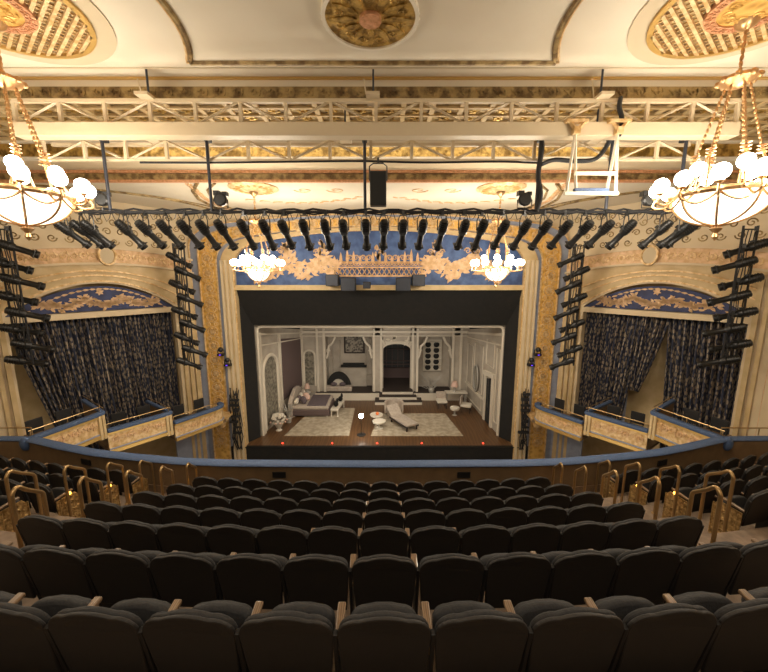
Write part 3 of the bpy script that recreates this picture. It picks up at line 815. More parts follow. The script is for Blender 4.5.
# cables bundled along the truss
P = spline([(3.42,7.72,8.98),(3.47,7.7,9.3),(3.40,7.72,9.7),(3.44,7.72,10.2),(3.42,7.75,10.42)], 6)
tag(MB().tube(P, .05, 6).build('cable_bundle','cable',smooth=True), 'thick black cable bundle climbing the right drop pole', 'cable')
P = spline([(3.45,7.7,9.9),(3.7,7.68,9.98),(4.1,7.66,9.95),(4.5,7.64,9.98),(4.7,7.64,10.2),(4.72,7.5,10.4)], 6)
tag(MB().tube(P, .045, 6).build('cable_bundle','cable',smooth=True), 'thick black cable looping from the right drop pole up to the truss', 'cable')
P = spline([(-4.9,7.82,9.97),(-3.5,7.8,9.96),(-2.2,7.82,9.98),(-.3,7.8,9.99),(1.0,7.82,9.97),(2.6,7.8,9.98),(3.4,7.82,9.96)], 8)
tag(MB().tube(P, .022, 5).build('truss_cable','cable',smooth=True), 'black cable lying along the bottom of the farther truss', 'cable')
P = spline([(4.6,7.15,10.9),(4.55,7.08,10.7),(4.62,7.08,10.5),(4.58,7.05,10.2)], 6)
tag(MB().tube(P, .04, 6).build('cable_bundle','cable',smooth=True), 'dark cable bundle hanging over the nearer truss at right', 'cable')
# hanging loudspeaker
e = empty('loudspeaker', (.08,7.7,9.08)); tag(e, 'tall black loudspeaker hanging in the centre under the trusses', 'loudspeaker')
MB().box((-.17,-.14,0),(.17,.14,.66)).build('cabinet','fixture',e,bevel=.015)
MB().box((-.15,-.15,.02),(.15,-.14,.64)).build('grille','black',e)
MB().tube([(-.18,0,.5),(-.18,0,.78),(-.1,0,.84),(.1,0,.84),(.18,0,.78),(.18,0,.5)], .015, 5).tube([(0,0,.84),(0,0,.95)], .02, 5).build('yoke','fixture',e)
# trapeze frame at right
e = empty('hanging_frame', (0,7.0,0)); tag(e, 'white trapeze frame with blue strip hanging from the right part of the truss', 'hanging frame')
for x1 in (3.66,3.84): MB().tube([(3.76,.05,10.25),(x1,.0,9.18)], .028, 4).build('strut','white',e)
for x1 in (4.42,4.60): MB().tube([(4.55,.05,10.25),(x1,.0,9.18)], .03, 4).build('strut','white',e)
MB().box((3.62,-.03,9.14),(4.64,.03,9.20)).build('bottom_bar','white',e)
MB().box((3.80,-.045,9.20),(4.44,.035,9.26)).build('blue_strip','velvet',e)
MB().box((3.78,-.02,9.50),(4.58,.02,9.56)).build('cross_bar','white',e)
for x in (3.76,4.55):
    m_ = MB().box((x-.06,-.03,10.22),(x+.06,.1,10.34))
    for s_ in (-1,1): m_.tube([(x,.0,10.27),(x+s_*.14,.02,10.44)], .035, 4)
    m_.box((x-.2,-.02,10.42),(x+.2,.1,10.47)); m_.build('clamp','goldlight',e)

# ------------------------------------------------------------------ stage spotlights
def spot_proto(L):
    r = empty('stage_spotlight')
    # root = clamp point; barrel along local +Y tilted down by the part's own rotation
    MB().box((-.03,-.03,-.02),(.03,.03,.07)).build('clamp','fixture',r)
    MB().tube([(-.105,0,-.34),(-.105,0,-.14),(-.07,0,-.03),(.07,0,-.03),(.105,0,-.14),(.105,0,-.34)], .012, 5).build('yoke','fixture',r)
    m = MB(); f = lambda x,y,z: (x, z, -y)
    m.lathe([(.045,-.30*L),(.075,-.28*L),(.083,-.2*L),(.092,-.05*L),(.092,.06*L),(.075,.10*L)], (0,0,0), 12, f)
    for q in range(5): m.lathe([(.10,-.22*L+q*.05*L),(.10,-.205*L+q*.05*L)], (0,0,0), 12, f)
    b = m.build('lamp_housing','fixture',r,smooth=True); b.location = (0,0,-.34)
    m = MB().lathe([(.064,.10*L),(.064,.40*L),(.083,.42*L),(.083,.56*L),(.06,.565*L)], (0,0,0), 12, f)
    m.box((-.095,.46*L,-.095),(.095,.48*L,.095))
    c = m.build('lens_barrel','fixture',r,smooth=True); c.location = (0,0,-.34)
    m = MB().box((-.03,-.05*L,.09),(.03,.03*L,.13)); d = m.build('shutter_block','fixture',r); d.location = (0,0,-.34)
    return r
SPOT = spot_proto(.84)
def spot(loc, target, label, group, scale=1.0):
    r = copy_thing(SPOT); r.location = loc; r.scale = (scale,)*3
    d = Vector(target)-Vector(loc); pan = math.atan2(-d.x, d.y); tilt = math.atan2(d.z, math.hypot(d.x,d.y))
    r.rotation_euler = (0,0,pan)
    for c in r.children:
        if c.name.split('.')[0] in ('lamp_housing','lens_barrel','shutter_block'): c.rotation_euler = (tilt,0,0)
    tag(r, label, 'stage light', group); return r
PX = [55,72,93,127,147,167,187,205,223,245,266,285,305,326,344,366,384,403,422,442,463,481,502,523,543,563,583,603,625,660,680,697]
TENS = {i+1: (ORD[i+1] if i < 16 else '') for i in range(16)}
for i, px in enumerate(PX):
    X = .2+(px-384)*7.50/350; n = i+1
    X = max(min(X, 6.7), -6.3 if n > 1 else -6.6)
    if n == 1: X = -6.58
    if n == 2: X = -6.25
    pos = ('%s from the left end' % ORD[n]) if n <= 16 else ('%s from the right end' % ORD[33-n])
    spot((X, 7.76, 8.93), (X*.18+random.uniform(-.4,.4), 15.3+random.uniform(-1,1), .5), 'black stage spotlight under the front lighting pipe, %s' % pos, 'spotlights on the front pipe', 1.0)
# ladders (boom positions) at box bays
def ladder(sx, X, Y, z0, z1, n, near):
    sd = 'left' if sx < 0 else 'right'; nm = 'nearer' if near else 'farther'
    e = empty('lighting_ladder', (sx*X,Y,z0)); tag(e, 'black vertical lighting ladder on the %s, %s from the seats' % (sd, 'nearer' if near else 'farther'), 'lighting ladder', 'side lighting ladders')
    H = z1-z0
    for q in (-.2,.2): MB().tube([(q,0,-.1),(q,0,H+.1)], .028, 6).build('upright','cable',e)
    for k in range(n+1): MB().tube([(-.2,0,H*k/n),(.2,0,H*k/n)], .02, 5).build('rung','cable',e)
    m = MB()
    for q in range(3): m.tube([(-.1+.08*q+.03*math.sin(i*1.3+q), .04, H*i/14) for i in range(15)], .018, 4)
    m.build('cable_run','cable',e)
    for k in range(n):
        z = z0+H*(k+1)/n-.01
        tgt = (sx*2.5, Y+ (6 if near else 3.5), z-3.6) if near else (-sx*1.5, Y+4, z-5.2)
        spot((sx*X+(.13 if k % 2 else -.13), Y-.03, z), (tgt[0]+random.uniform(-.6,.6), tgt[1], tgt[2]+random.uniform(-.5,.5)),
             'black stage spotlight on the %s %s ladder, %s from the bottom' % (nm, sd, ORD[k+1]), 'spotlights on the side ladders', 1.3)
for sx in (-1,1):
    ladder(sx, 7.4, 13.3, 4.3, 8.75, 9, False)
    ladder(sx, 10.25, 9.95, 5.2, 8.9, 8, True)
kill(SPOT)
# small floodlights above the pipe
def flood(x, lab):
    e = empty('floodlight', (x,7.76,9.0)); tag(e, lab, 'stage light', 'floodlights above the pipe')
    MB().lathe([(.05,-.1),(.12,-.08),(.14,.02),(.11,.04)], (0,.0,.22), 12, lambda X,Y,Z: (X, -(Z-.22)*1.0, .22+Y)).build('lamp_head','fixture',e)
    MB().tube([(-.15,0,.22),(-.15,0,.05),(.15,0,.05),(.15,0,.22)], .012, 5).tube([(0,0,0),(0,0,.06)],.02,5).build('yoke','fixture',e)
    MB().box((-.14,-.02,.30),(-.02,.12,.40)).box((.04,-.02,.3),(.14,.1,.38)).build('barn_door','fixture',e)
for x,l in ((-5.75,'far left'),(-3.25,'left'),(3.17,'right'),(5.8,'far right')): flood(x, 'black floodlight standing above the lighting pipe, %s one' % l)

# ------------------------------------------------------------------ chandeliers
def chandelier(X, Y, zr, S, zceil, label, nb, energy, RB=.60, DB=.44):
    e = empty('chandelier', (X,Y,zr)); tag(e, label, 'chandelier', 'gilt bowl chandeliers with globe lamps')
    R = RB*S
    prof = [(R*math.sin(t), -DB*S*math.cos(t)) for t in [i/8*PI/2 for i in range(9)]]; prof[0] = (.01, prof[0][1])
    MB().lathe(prof, (0,0,0), 28).build('glass_bowl','bowl',e,smooth=True)
    m = MB()
    for k in range(8):
        a = 2*PI*k/8; m.tube([((r*1.02+.004)*math.cos(a),(r*1.02+.004)*math.sin(a),z*1.02) for r,z in prof], .018*S, 5)
        c = [( (R*1.03)*math.cos(a+2*PI/8*t), (R*1.03)*math.sin(a+2*PI/8*t), -.02-.13*S*math.sin(PI*t)) for t in [i/8 for i in range(9)]]
        m.tube(c, .018*S, 5)
    m.build('bowl_ribs','chgold',e,smooth=True)
    m = MB().tube([(R*1.04*math.cos(2*PI*i/32),R*1.04*math.sin(2*PI*i/32),.02) for i in range(32)], .045*S, 6, True)
    for k in range(16): m.sphere((R*1.1*math.cos(k*PI/8),R*1.1*math.sin(k*PI/8),.02), .045*S, 6, 4)
    m.build('ring_band','chgold',e,smooth=True)
    MB().lathe([(.005,-.25*S),(.05*S,-.19*S),(.03*S,-.13*S),(.09*S,-.06*S),(.05*S,-.02*S),(.02*S,.02*S)], (0,0,-DB*S), 10).build('finial','chgold',e,smooth=True)
    for k in range(nb):
        a = 2*PI*(k+.5)/nb; c, s_ = math.cos(a), math.sin(a); rr = .84*S
        P = spline([(R*c,R*s_,.0),((R+.12*S)*c,(R+.12*S)*s_,-.10*S),((rr+.03*S)*c,(rr+.03*S)*s_,-.06*S),(rr*c,rr*s_,.06*S)], 4)
        m = MB().tube(P, .018*S, 5); m.lathe([(.02*S,0),(.06*S,.03*S),(.035*S,.06*S)], (rr*c,rr*s_,.05*S), 8); m.build('arm','chgold',e,smooth=True)
        MB().sphere((rr*c,rr*s_,.21*S), .115*S, 14, 10).build('globe_lamp','bulb',e,smooth=True)
    for k in range(nb//2):
        a = 2*PI*k/(nb//2)+.2; c, s_ = math.cos(a), math.sin(a); rr = .52*S
        MB().tube([(rr*1.1*c,rr*1.1*s_,.02),(rr*c,rr*s_,.24*S)], .016*S, 5).build('arm','chgold',e)
        MB().sphere((rr*c,rr*s_,.38*S), .105*S, 14, 10).build('globe_lamp','bulb',e,smooth=True)
    zk = 1.66*S
    m = MB().lathe([(.03*S,.12*S),(.10*S,.10*S),(.22*S,.05*S),(.24*S,0),(.15*S,-.06*S),(.05*S,-.1*S)], (0,0,zk), 14)
    for k in range(8): m.sphere((.23*S*math.cos(k*PI/4),.23*S*math.sin(k*PI/4),zk+.02), .05*S, 6, 4)
    m.build('crown','chgold',e,smooth=True)
    for k in range(6):
        a = 2*PI*k/6+.3; c, s_ = math.cos(a), math.sin(a); N = 22; m = MB(); kn = (.38*S*c,.38*S*s_,.62*S)
        A = Vector((.12*S*c,.12*S*s_,zk)); B = Vector(kn)
        for i in range(14):      # chain links
            p = A+(B-A)*((i+.5)/14); m.sphere(tuple(p), .022*S, 6, 4, (1,1,2.0))
        for q in range(3): m.lathe([(.03*S,-.015*S),(.07*S,0),(.03*S,.015*S)], (kn[0],kn[1],kn[2]+.05*S*(q-1)), 8)
        for da in (-.22,.22): m.tube([kn, (R*math.cos(a+da),R*math.sin(a+da),.03)], .016*S, 5)
        m.build('chain','chgold',e,smooth=True)
    m = MB(); L = zceil-zr-.03; n = max(3,int((L-zk)/.09))
    for i in range(n): m.sphere((0,0,zk+.1*S+(L-zk-.1*S)*(i+.5)/n), .035, 6, 4, (1 if i%2 else .45,.45 if i%2 else 1,1.5))
    m.tube([(0,0,zk),(0,0,L)], .010, 5)
    m.build('ceiling_chain','chgold',e)
    MB().lathe([(.16*S,L+.0),(.12*S,L-.06),(.03,L-.12)], (0,0,0), 14).build('ceiling_rose','chgold',e,smooth=True)
    for k in range(3):
        a = 2*PI*k/3+.5
        l = lamp('chandelier_glow','POINT',(X+1.12*S*math.cos(a),Y+1.12*S*math.sin(a),zr+.1),energy/3,(1,.88,.70),.25); 
chandelier(-5.58,5.88,8.88,1.0,11.37,'large lit globe chandelier hanging at the left, nearest the seats',12,310)
chandelier(5.58,5.88,8.88,1.0,11.37,'large lit globe chandelier hanging at the right, nearest the seats',12,310)
chandelier(-3.68,11.0,7.87,.84,10.13,'small far globe chandelier on the left before the stage arch',12,400,.44,.46)
chandelier(3.68,11.0,7.87,.84,10.13,'small far globe chandelier on the right before the stage arch',12,400,.44,.46)
for sx, sd in ((-1,'left'),(1,'right')):
    e = empty('ceiling_medallion', (sx*3.68,11.0,10.24)); tag(e, 'round gilded ceiling medallion above the small %s chandelier' % sd, 'ceiling medallion', 'front ceiling medallions')
    MB().lathe([(.70,0),(.72,-.03),(.60,-.08),(.58,-.05),(.4,-.07),(.2,-.12)], (0,0,0), 32).build('gilt_dish','goldlight',e,smooth=True)
    m = MB()
    for k in range(16): leafp(m, lambda u,v,h: (u,v,-.06-h), .3*math.cos(k*PI/8), .3*math.sin(k*PI/8), k*PI/8, .25, .04, 0, .02)
    m.build('leaf_ring','gold',e)

# ------------------------------------------------------------------ stage: deck, apron, portal
quadbox('floor_stage', (-6.55,15.0,-.12), (6.55,25.0,0), 'wood')
quadbox('wall_apron', (-6.75,14.86,-1.2), (6.75,15.0,-.0), 'portal')
trim(80, MB().box((-6.5,14.84,-.05),(6.5,14.9,.0)), 'black')
pt = empty('stage_portal', (0,15.03,0.005)); tag(pt, 'plain black portal framing the lit stage set', 'stage portal')
for sx in (-1,1):
    vs = [(sx*6.3,0,0),(sx*6.45,0,0),(sx*5.95,.84,0),(sx*5.75,.84,0)]; MB().add(vs+[(a,b,7.2) for a,b,_ in vs], [(3,2,1,0),(4,5,6,7),(0,1,5,4),(1,2,6,5),(2,3,7,6),(3,0,4,7)]).build('side_leg','portal',pt)
MB().add([(-6.1,0,7.15),(6.1,0,7.15),(6.1,.80,5.45),(-6.1,.80,5.45),(-6.1,.1,7.15),(6.1,.1,7.15),(6.1,.86,5.45),(-6.1,.86,5.45)],[(0,1,2,3),(7,6,5,4),(0,4,5,1),(1,5,6,2),(2,6,7,3),(3,7,4,0)]).build('header','portal',pt)
quadbox('wall_stage_back', (-9,25.0,-.2), (9,25.2,8), 'black')
for i,(x) in enumerate((-4.51,-2.2,-.12,1.95,4.8)):
    tag(MB().lathe([(.035,0),(.035,.025),(.01,.045)],(x-.0,15.2,0),8).build('marker_light','redled'), 'tiny red marker light on the stage edge, %s from the left' % ORD[i+1], 'marker light', 'red marker lights along the stage edge')
# speakers over the portal
for i,(x,z,s_) in enumerate(((-1.9,7.25,.52),(-1.25,7.05,.6),(-.5,7.15,.3),(.98,7.05,.6),(1.6,7.25,.52))):
    e = empty('portal_speaker',(x,14.5,z)); tag(e, 'dark grey speaker box over the portal top, %s from the left' % ORD[i+1], 'loudspeaker', 'speaker boxes over the portal')
    MB().box((-s_/2,-.2,0),(s_/2,.2,s_*.9)).build('cabinet','cable',e,bevel=.02)
    MB().box((-s_/2+.03,-.22,.03),(s_/2-.03,-.2,s_*.9-.03)).build('grille','steelblue',e)
    MB().tube([(0,.2,s_*.5),(0,.45,s_*.5)],.02,5).build('bracket','fixture',e)
# moving lights on the gold band
for sx, sd in ((-1,'left'),(1,'right')):
    for k,(x,z) in enumerate(((6.75,4.35),(6.5,3.9))):
        e = empty('moving_light',(sx*x,14.6,z)); tag(e, 'small black moving light on the %s gold band, %s of the pair' % (sd,('upper','lower')[k]), 'stage light')
        MB().box((-.14,-.1,-.05),(.14,.1,.05)).build('base','fixture',e,bevel=.01)
        MB().tube([(-.13,0,.0),(-.13,0,.22)],.02,5).tube([(.13,0,0),(.13,0,.22)],.02,5).build('yoke','fixture',e)
        MB().sphere((0,-.02,.22),.11,10,8).build('lamp_head','fixture',e,smooth=True)
        MB().tube([(0,0,0),(0,.35,0)],.02,5).build('bracket','fixture',e)
        MB().lathe([(.04,0),(.04,.02)],(0,-.12,.0),8).build('indicator','purple',e)
    # dangling cables and foliage-like gear at the arch foot
    m = MB()
    for q in range(9):
        x = sx*(6.35+random.uniform(-.2,.2)); m.tube([(x+random.uniform(-.15,.15),14.6+random.uniform(-.1,.1),z) for z in (.02,.6,1.2,1.9,2.4+random.uniform(0,.5))], .02, 5)
    for q in range(8): m.box((sx*6.35+random.uniform(-.25,.1),14.5,.8+q*.25),(sx*6.35+random.uniform(.12,.25),14.62,.8+q*.25+random.uniform(.05,.14)))
    tag(m.build('cable_cluster','cable'), 'dark tangle of cables and clamps at the %s foot of the arch' % sd, 'cable')

# ------------------------------------------------------------------ STAGE SET
st = empty('stage_set', (0,0,0)); tag(st, 'pale grey panelled drawing room stage set with arches and mouldings', 'stage set')
YF, YB = 16.05, 21.5; XL0, XL1, XR0, XR1 = -5.72, -4.95, 5.78, 5.42
ZF, ZBk = 5.36, 4.42
def wl(sx, t, z, h):   # along side wall, t in 0..1 ; h inward
    x0, x1 = (XL0,XL1) if sx < 0 else (XR0,XR1); return ((x0+(x1-x0)*t) - sx*h, YF+(YB-YF)*t, z)
def wz(t): return ZF+(ZBk-ZF)*t
def wallpiece(mb, sx, t0, t1, z0, z1=None, h0=-.1, h1=0):
    mb.prism([(t0,z0),(t1,z0),(t1, z1 if z1 else wz(t1)),(t0, z1 if z1 else wz(t0))], lambda u,v,h: wl(sx,u,v,h), h0, h1)
def archpoly(c, hw, z0, zs, n=10): return [(c-hw,z0)]+[(c-hw*math.cos(PI*i/n), zs+ (hw if True else 0)*math.sin(PI*i/n)) for i in range(n+1)]+[(c+hw,z0)]
L_ = YB-YF
m = MB(); wallpiece(m,-1,0,1,0); m.build('left_wall','setwall',st)
def wlm(sx): return lambda u,v,h: wl(sx,u/L_,v,h)
# left wall: arched drape window, mauve panel
m = MB().prism(archpoly(1.05,.72,.25,3.0), wlm(-1), .0,.03); m.build('window_drape','drape_set',st)
m = MB(); P = archpoly(1.05,.78,.2,3.0); m.tube([wlm(-1)(u,v,.05) for u,v in P], .09, 6); m.build('window_surround','settrim',st)
m = MB().prism([(2.45,.9),(5.15,.9),(5.15,3.95),(2.45,4.35)], wlm(-1), .0,.05); m.build('mauve_panel','mauve',st)
m = MB()
for s0 in (.08,2.15,5.2): m.prism([(s0,0),(s0+.18,0),(s0+.18,wz(s0/L_)-.3),(s0,wz(s0/L_)-.3)], wlm(-1), 0,.08)
for z0,z1 in ((-.42,-.32),(-.95,-.88)):
    m.prism([(0,ZF+z0),(L_,ZBk+z0*.6),(L_,ZBk+z1*.6),(0,ZF+z1)], wlm(-1), 0,.1)
m.build('left_mouldings','settrim',st)
# right wall with door, mirror zone, panels
m = MB(); wallpiece(m,1,0,1,0); m.build('right_wall','setwall',st)
m = MB().prism([(1.05,0),(1.85,0),(1.85,2.35),(1.05,2.55)], wlm(1), .0,.02); m.build('dark_doorway','black',st)
m = MB().prism([(1.5,.0),(1.56,0),(1.56,2.4),(1.5,2.4)], wlm(1), .02,.04); m.build('door_leaf_edge','glass',st)
m = MB()
for s0 in (.85,1.85): m.prism([(s0,0),(s0+.2,0),(s0+.2,2.7),(s0,2.7)], wlm(1), 0,.09)
m.prism([(.75,2.62),(2.15,2.5),(2.15,2.72),(.75,2.85)], wlm(1), 0,.14); m.build('door_surround','settrim',st)
m = MB()
def panel(mb, fn, u0,u1,v0,v1, r=.03):
    mb.tube([fn(u0,v0,.03),fn(u1,v0,.03),fn(u1,v1,.03),fn(u0,v1,.03)], r, 5, True)
panel(m, wlm(1), .95,2.0,3.1,4.4); panel(m, wlm(1), .2,.6,.5,4.2); panel(m, wlm(1), 2.5,3.9,1.2,3.9); panel(m, wlm(1), 4.2,5.2,1.2,3.6); panel(m, wlm(1), 2.5,5.2,.25,.95)
m.prism([(0,ZF-.45),(L_,ZBk-.25),(L_,ZBk-.15),(0,ZF-.32)], wlm(1), 0,.1); m.prism([(0,ZF-.95),(L_,ZBk-.5),(L_,ZBk-.44),(0,ZF-.88)], wlm(1), 0,.06)
m.prism([(2.1,1.0),(L_,1.0),(L_,1.1),(2.1,1.1)], wlm(1), 0,.07); m.build('right_mouldings','settrim',st)
# back wall segments
bw = lambda u,v,h: (u, YB-h, v)
m = MB()
ZB = ZBk+.32
def seg(x0,x1,z0,z1,h0=-.15,h1=0): m.box((x0,YB-h1,z0),(x1,YB-h0,z1))
seg(-5.0,-3.45,0,ZB); seg(-.55,.15,0,ZB); seg(1.85,2.35,0,ZB); seg(4.45,5.5,0,ZB); seg(-3.45,5.0,4.0,ZB); seg(.1,1.9,3.5,4.0)
m.build('back_wall','setwall',st)
m = MB()
m.prism([(.15,3.56),(.15,3.2)]+[(1.0-.85*math.cos(PI*i/12), 3.15+.35*math.sin(PI*i/12)) for i in range(13)]+[(1.85,3.56)], bw, -.12,.02)
m.build('doorway_arch','settrim',st)
m = MB().prism(archpoly(-4.5,.30,.85,2.75), bw, .0,.03); m.build('back_window_drape','drape_set',st)
m = MB(); m.tube([bw(u,v,.04) for u,v in archpoly(-4.5,.35,.8,2.75)], .07, 6); m.build('back_window_surround','settrim',st)
# columns & brackets
m = MB()
for x in (-5.0,-4.05,-3.62,-.5,-.05,1.93,2.22,4.45,4.95): m.box((x,YB-.1,.0),(x+.14,YB,ZB-.25))
m.box((-5,YB-.18,ZB-.52),(5.5,YB,ZB-.40)); m.box((-5,YB-.12,ZB-.75),(5.5,YB,ZB-.69))
for x,d in ((-3.3,1),(-.65,-1),(2.45,1),(4.35,-1)):
    m.tube([bw(x-.1*d,2.6,.05),bw(x,2.9,.05),bw(x+.05*d,3.35,.05),bw(x+.3*d,3.6,.05),bw(x+.45*d,3.95,.05)], .08, 5)
    scroll(m, bw, x, 3.05, .14, d, 1, .035, .06)
m.build('back_mouldings','settrim',st)
m = MB()
for q in range(9): leafp(m, bw, 1.0+random.uniform(-.9,.9), 3.75+random.uniform(-.12,.1), random.uniform(0,6.28), .3, .07, 0,.06)
for d in (-1,1): scroll(m, bw, 1.0+d*.85, 3.5, .17, d, 1, .04, .04)
m.box((.0,YB-.04,3.58),(2.0,YB,3.66)); m.build('doorway_cresting','settrim',st)
# ceiling / cornice of set
m = MB(); m.add([(XL0-.1,YF,ZF),(XR0+.1,YF,ZF),(XR1+.1,YB+2.2,ZBk-.1),(XL1-.1,YB+2.2,ZBk-.1),(XL0-.1,YF,ZF+.1),(XR0+.1,YF,ZF+.1),(XR1+.1,YB+2.2,ZBk),(XL1-.1,YB+2.2,ZBk)],[(0,1,2,3),(7,6,5,4),(0,4,5,1),(1,5,6,2),(2,6,7,3),(3,7,4,0)]); m.build('ceiling_piece','setwall',st)
m = MB(); P = [(-5.68,0),(-5.68,5.15)]+[(-5.68+.22-.22*math.cos(a),5.15+.22*math.sin(a)) for a in (.5,1.0,1.57)]; P = P+[(-u+.06,v) for u,v in P[::-1]]
m.tube([(u,YF-.02,v) for u,v in P], .07, 6); m.build('set_frame','settrim',st)
# platform with steps, alcove walls
m = MB().box((-4.1,21.0,0),(.0,24.0,.42)).box((2.1,21.0,0),(4.9,24.0,.42)); m.build('platform','darkset',st)
for x0,x1 in ((-4.1,-.1),(2.05,4.9)): MB().box((x0,20.96,.0),(x1,21.0,.40)).box((x0,20.94,.36),(x1,21.1,.43)).build('platform_face','settrim',st)
for k,(x0,x1,y0,z1) in enumerate(((-.35,2.5,20.2,.2),(-.1,2.2,20.55,.4),(.1,2.0,20.9,.62))):
    s_ = MB().box((x0,y0,z1-.05),(x1,24,z1)).build('step','darkset',st); MB().box((x0,y0-.02,z1-.2),(x1,y0,z1-.05)).build('riser','settrim',s_)
m = MB().box((-3.6,22.7,.4),(-.4,22.8,4.4)).box((-3.6,21.5,.4),(-3.5,22.7,4.4)).box((-.5,21.5,.4),(-.4,22.7,4.4)); m.build('left_alcove','setwall',st)
m = MB().box((2.2,22.5,.4),(4.6,22.6,4.4)).box((2.2,21.5,.4),(2.3,22.5,4.4)).box((4.5,21.5,.4),(4.6,22.5,4.4)); m.build('right_alcove','setwall',st)
m = MB(); f2 = lambda u,v,h: (u,22.7-h,v); panel(m,f2,-3.2,-2.7,1.2,3.5); panel(m,f2,-1.0,-.6,1.2,3.5); m.box((-2.75,22.55,.4),(-.95,22.7,1.75)); m.build('chimney_breast','setwall',st)
m = MB().box((-2.65,22.42,1.75),(-.95,22.7,1.87)).box((-2.5,22.45,1.87),(-1.1,22.62,2.02)); m.build('mantel_shelf','black',st)
m = MB().box((.1,24.2,.6),(2.0,24.3,3.6)); m.build('doorway_backing','glass',st)
m = MB()
for x in (.35,.75,1.15,1.55): m.box((x,24.12,.9),(x+.05,24.2,3.4))
for z in (1.5,1.75,2.6): m.box((.1,24.1,z),(2.0,24.2,z+.06))
m.box((.1,23.9,.62),(2.0,24.2,1.3)); m.build('far_balustrade','mauve',st)
# framed picture, shelves, mirror
e = empty('framed_picture',(-1.75,22.66,2.75)); tag(e,'dark framed picture above the mantel in the set alcove','picture')
MB().box((-.68,-.04,-.1),(.68,.03,1.2)).build('frame','darkset',e,bevel=.02); MB().box((-.58,-.055,0),(.58,-.04,1.1)).build('canvas','art',e)
e = empty('plate_shelf',(3.35,22.4,1.55)); tag(e,'tall white shelf of dark and white plates in the right alcove','shelf')
MB().box((-.58,.05,0),(.58,.08,2.05)).build('back_panel','offwhite',e)
for k in range(6): MB().box((-.58,-.1,k*.38),(.58,.06,k*.38+.04)).build('shelf_board','offwhite',e)
for q in (-.6,.58): MB().box((q,-.1,0),(q+.03,.08,2.05)).build('side_board','offwhite',e)
pl0 = None
for k in range(5):
    for j in range(2):
        if pl0 is None: p = pl0 = MB().lathe([(.02,-.02),(.15,-.01),(.19,.01),(.17,.02)],(0,0,0),12,lambda x,y,z: (x,z,y)).build('display_plate','black')
        else: p = pl0.copy(); link(p)
        p.location = (3.35-.27+j*.54, 22.37, 1.55+k*.38+.22)
        tag(p,'dark round plate on the %s shelf of the plate stand, %s' % (('lowest','second lowest','middle','second highest','top')[k],('left','right')[j]),'plate','display plates')
e = empty('oval_mirror', wl(1,.62,1.9,.06), 0); tag(e,'oval mirror with gilt frame on the right wall of the set','mirror')
f3 = lambda u,v,h: (-h, u, v)
MB().prism([(.42*math.cos(t),.72*math.sin(t)) for t in [2*PI*i/20 for i in range(20)]],f3,.0,.02).build('mirror_glass','mirror',e)
MB().tube([f3(.45*math.cos(2*PI*i/24),.76*math.sin(2*PI*i/24),.03) for i in range(24)],.045,5,True).build('frame','silver',e)
# half-round black fireback / sofa with white curve
e = empty('curved_sofa',(-2.75,22.0,.425)); tag(e,'black arched sofa back with white cushions on the raised alcove','sofa')
A = [(.82*math.cos(PI*i/16),1.15*math.sin(PI*i/16)) for i in range(17)]; B = [(.50*math.cos(PI*i/16),.72*math.sin(PI*i/16)) for i in range(17)]
MB().strip(A,B,lambda u,v,h:(u,h,v),-.2,.1).build('arched_back','black',e,smooth=False,bevel=.03)
MB().prism([(.5*math.cos(PI*i/16),.72*math.sin(PI*i/16)) for i in range(17)],lambda u,v,h:(u,h,v),-.1,.05).build('inner_back','offwhite',e)
MB().box((-.8,-.6,0),(.9,-.1,.32)).build('seat','pink',e,bevel=.06)
for i,(x,l) in enumerate(((-.25,'left'),(.3,'right'))): 
    tag(MB().sphere((-2.75+x,21.55,.88),.17,10,7,(1.2,.6,.8)).build('cushion','throw',smooth=True),'small dark cushion on the arched sofa, %s one' % l,'cushion')
# bed / divan
e = empty('divan_bed',(-3.95,19.2,0)); tag(e,'low upholstered bed with curved headboard along the left set wall','bed')
MB().box((-.95,-.95,.08),(1.15,1.05,.42)).build('base','mauve',e,bevel=.04)
MB().box((-.95,-.92,.42),(1.1,1.0,.62)).build('mattress','pink',e,bevel=.07)
MB().box((-.1,-.85,.60),(.95,.95,.67)).build('throw','throw',e,bevel=.03)
MB().strip([(-1.15,0),(-.9,.0),(0,0),(.7,0),(1.15,0)],[(-1.15,.85),(-.7,1.15),(0,1.38),(.7,1.3),(1.15,1.0)],lambda u,v,h:(-.95+h,u,v),-.12,.10).build('headboard','pink',e,bevel=.04)
for lx in (-.85,1.0):
    for ly in (-.85,.9): MB().box((lx-.05,ly-.05,0),(lx+.05,ly+.05,.1)).build('leg','offwhite',e)
for i,(x,y,m_) in enumerate(((-4.65,18.5,'offwhite'),(-4.6,18.95,'throw'),(-4.62,19.4,'offwhite'),(-4.6,19.9,'pink'),(-4.3,18.7,'throw'),(-4.25,19.3,'pinkshade'))):
    c = MB().sphere((0,0,0),.24,12,8,(.55,1,.8)).build('bed_pillow',m_,smooth=True); c.location = (x,y,.84); c.rotation_euler = (.2*i,.3,.3*i)
    tag(c,'%s pillow on the bed, %s from the front of the stage' % ({'offwhite':'white','throw':'dark patterned','pink':'pink','pinkshade':'peach'}[m_],ORD[i+1]),'pillow','pillows on the bed')
e = empty('bed_bench',(-2.45,19.1,0),-.12); tag(e,'small white bench at the foot of the bed','bench')
MB().box((-.22,-.8,.32),(.22,.8,.46)).build('seat','offwhite',e,bevel=.04)
for x in (-.18,.18):
    for y in (-.72,.72): MB().lathe([(.05,0),(.03,.1),(.045,.32)],(x,y,0),8).build('leg','offwhite',e)
for i,(x,y) in enumerate(((-2.5,18.75),(-2.35,19.6))):
    m = MB().sphere((x,y,.60),.17,10,7,(.8,1,.9))
    for d in (-1,1): m.sphere((x+.05,y+d*.2,.72),.12,8,6,(.6,1.3,1.2))
    tag(m.build('bow_cushion','black',smooth=True),'black bow shaped cushion on the bench, %s one' % ('nearer','farther')[i],'cushion')
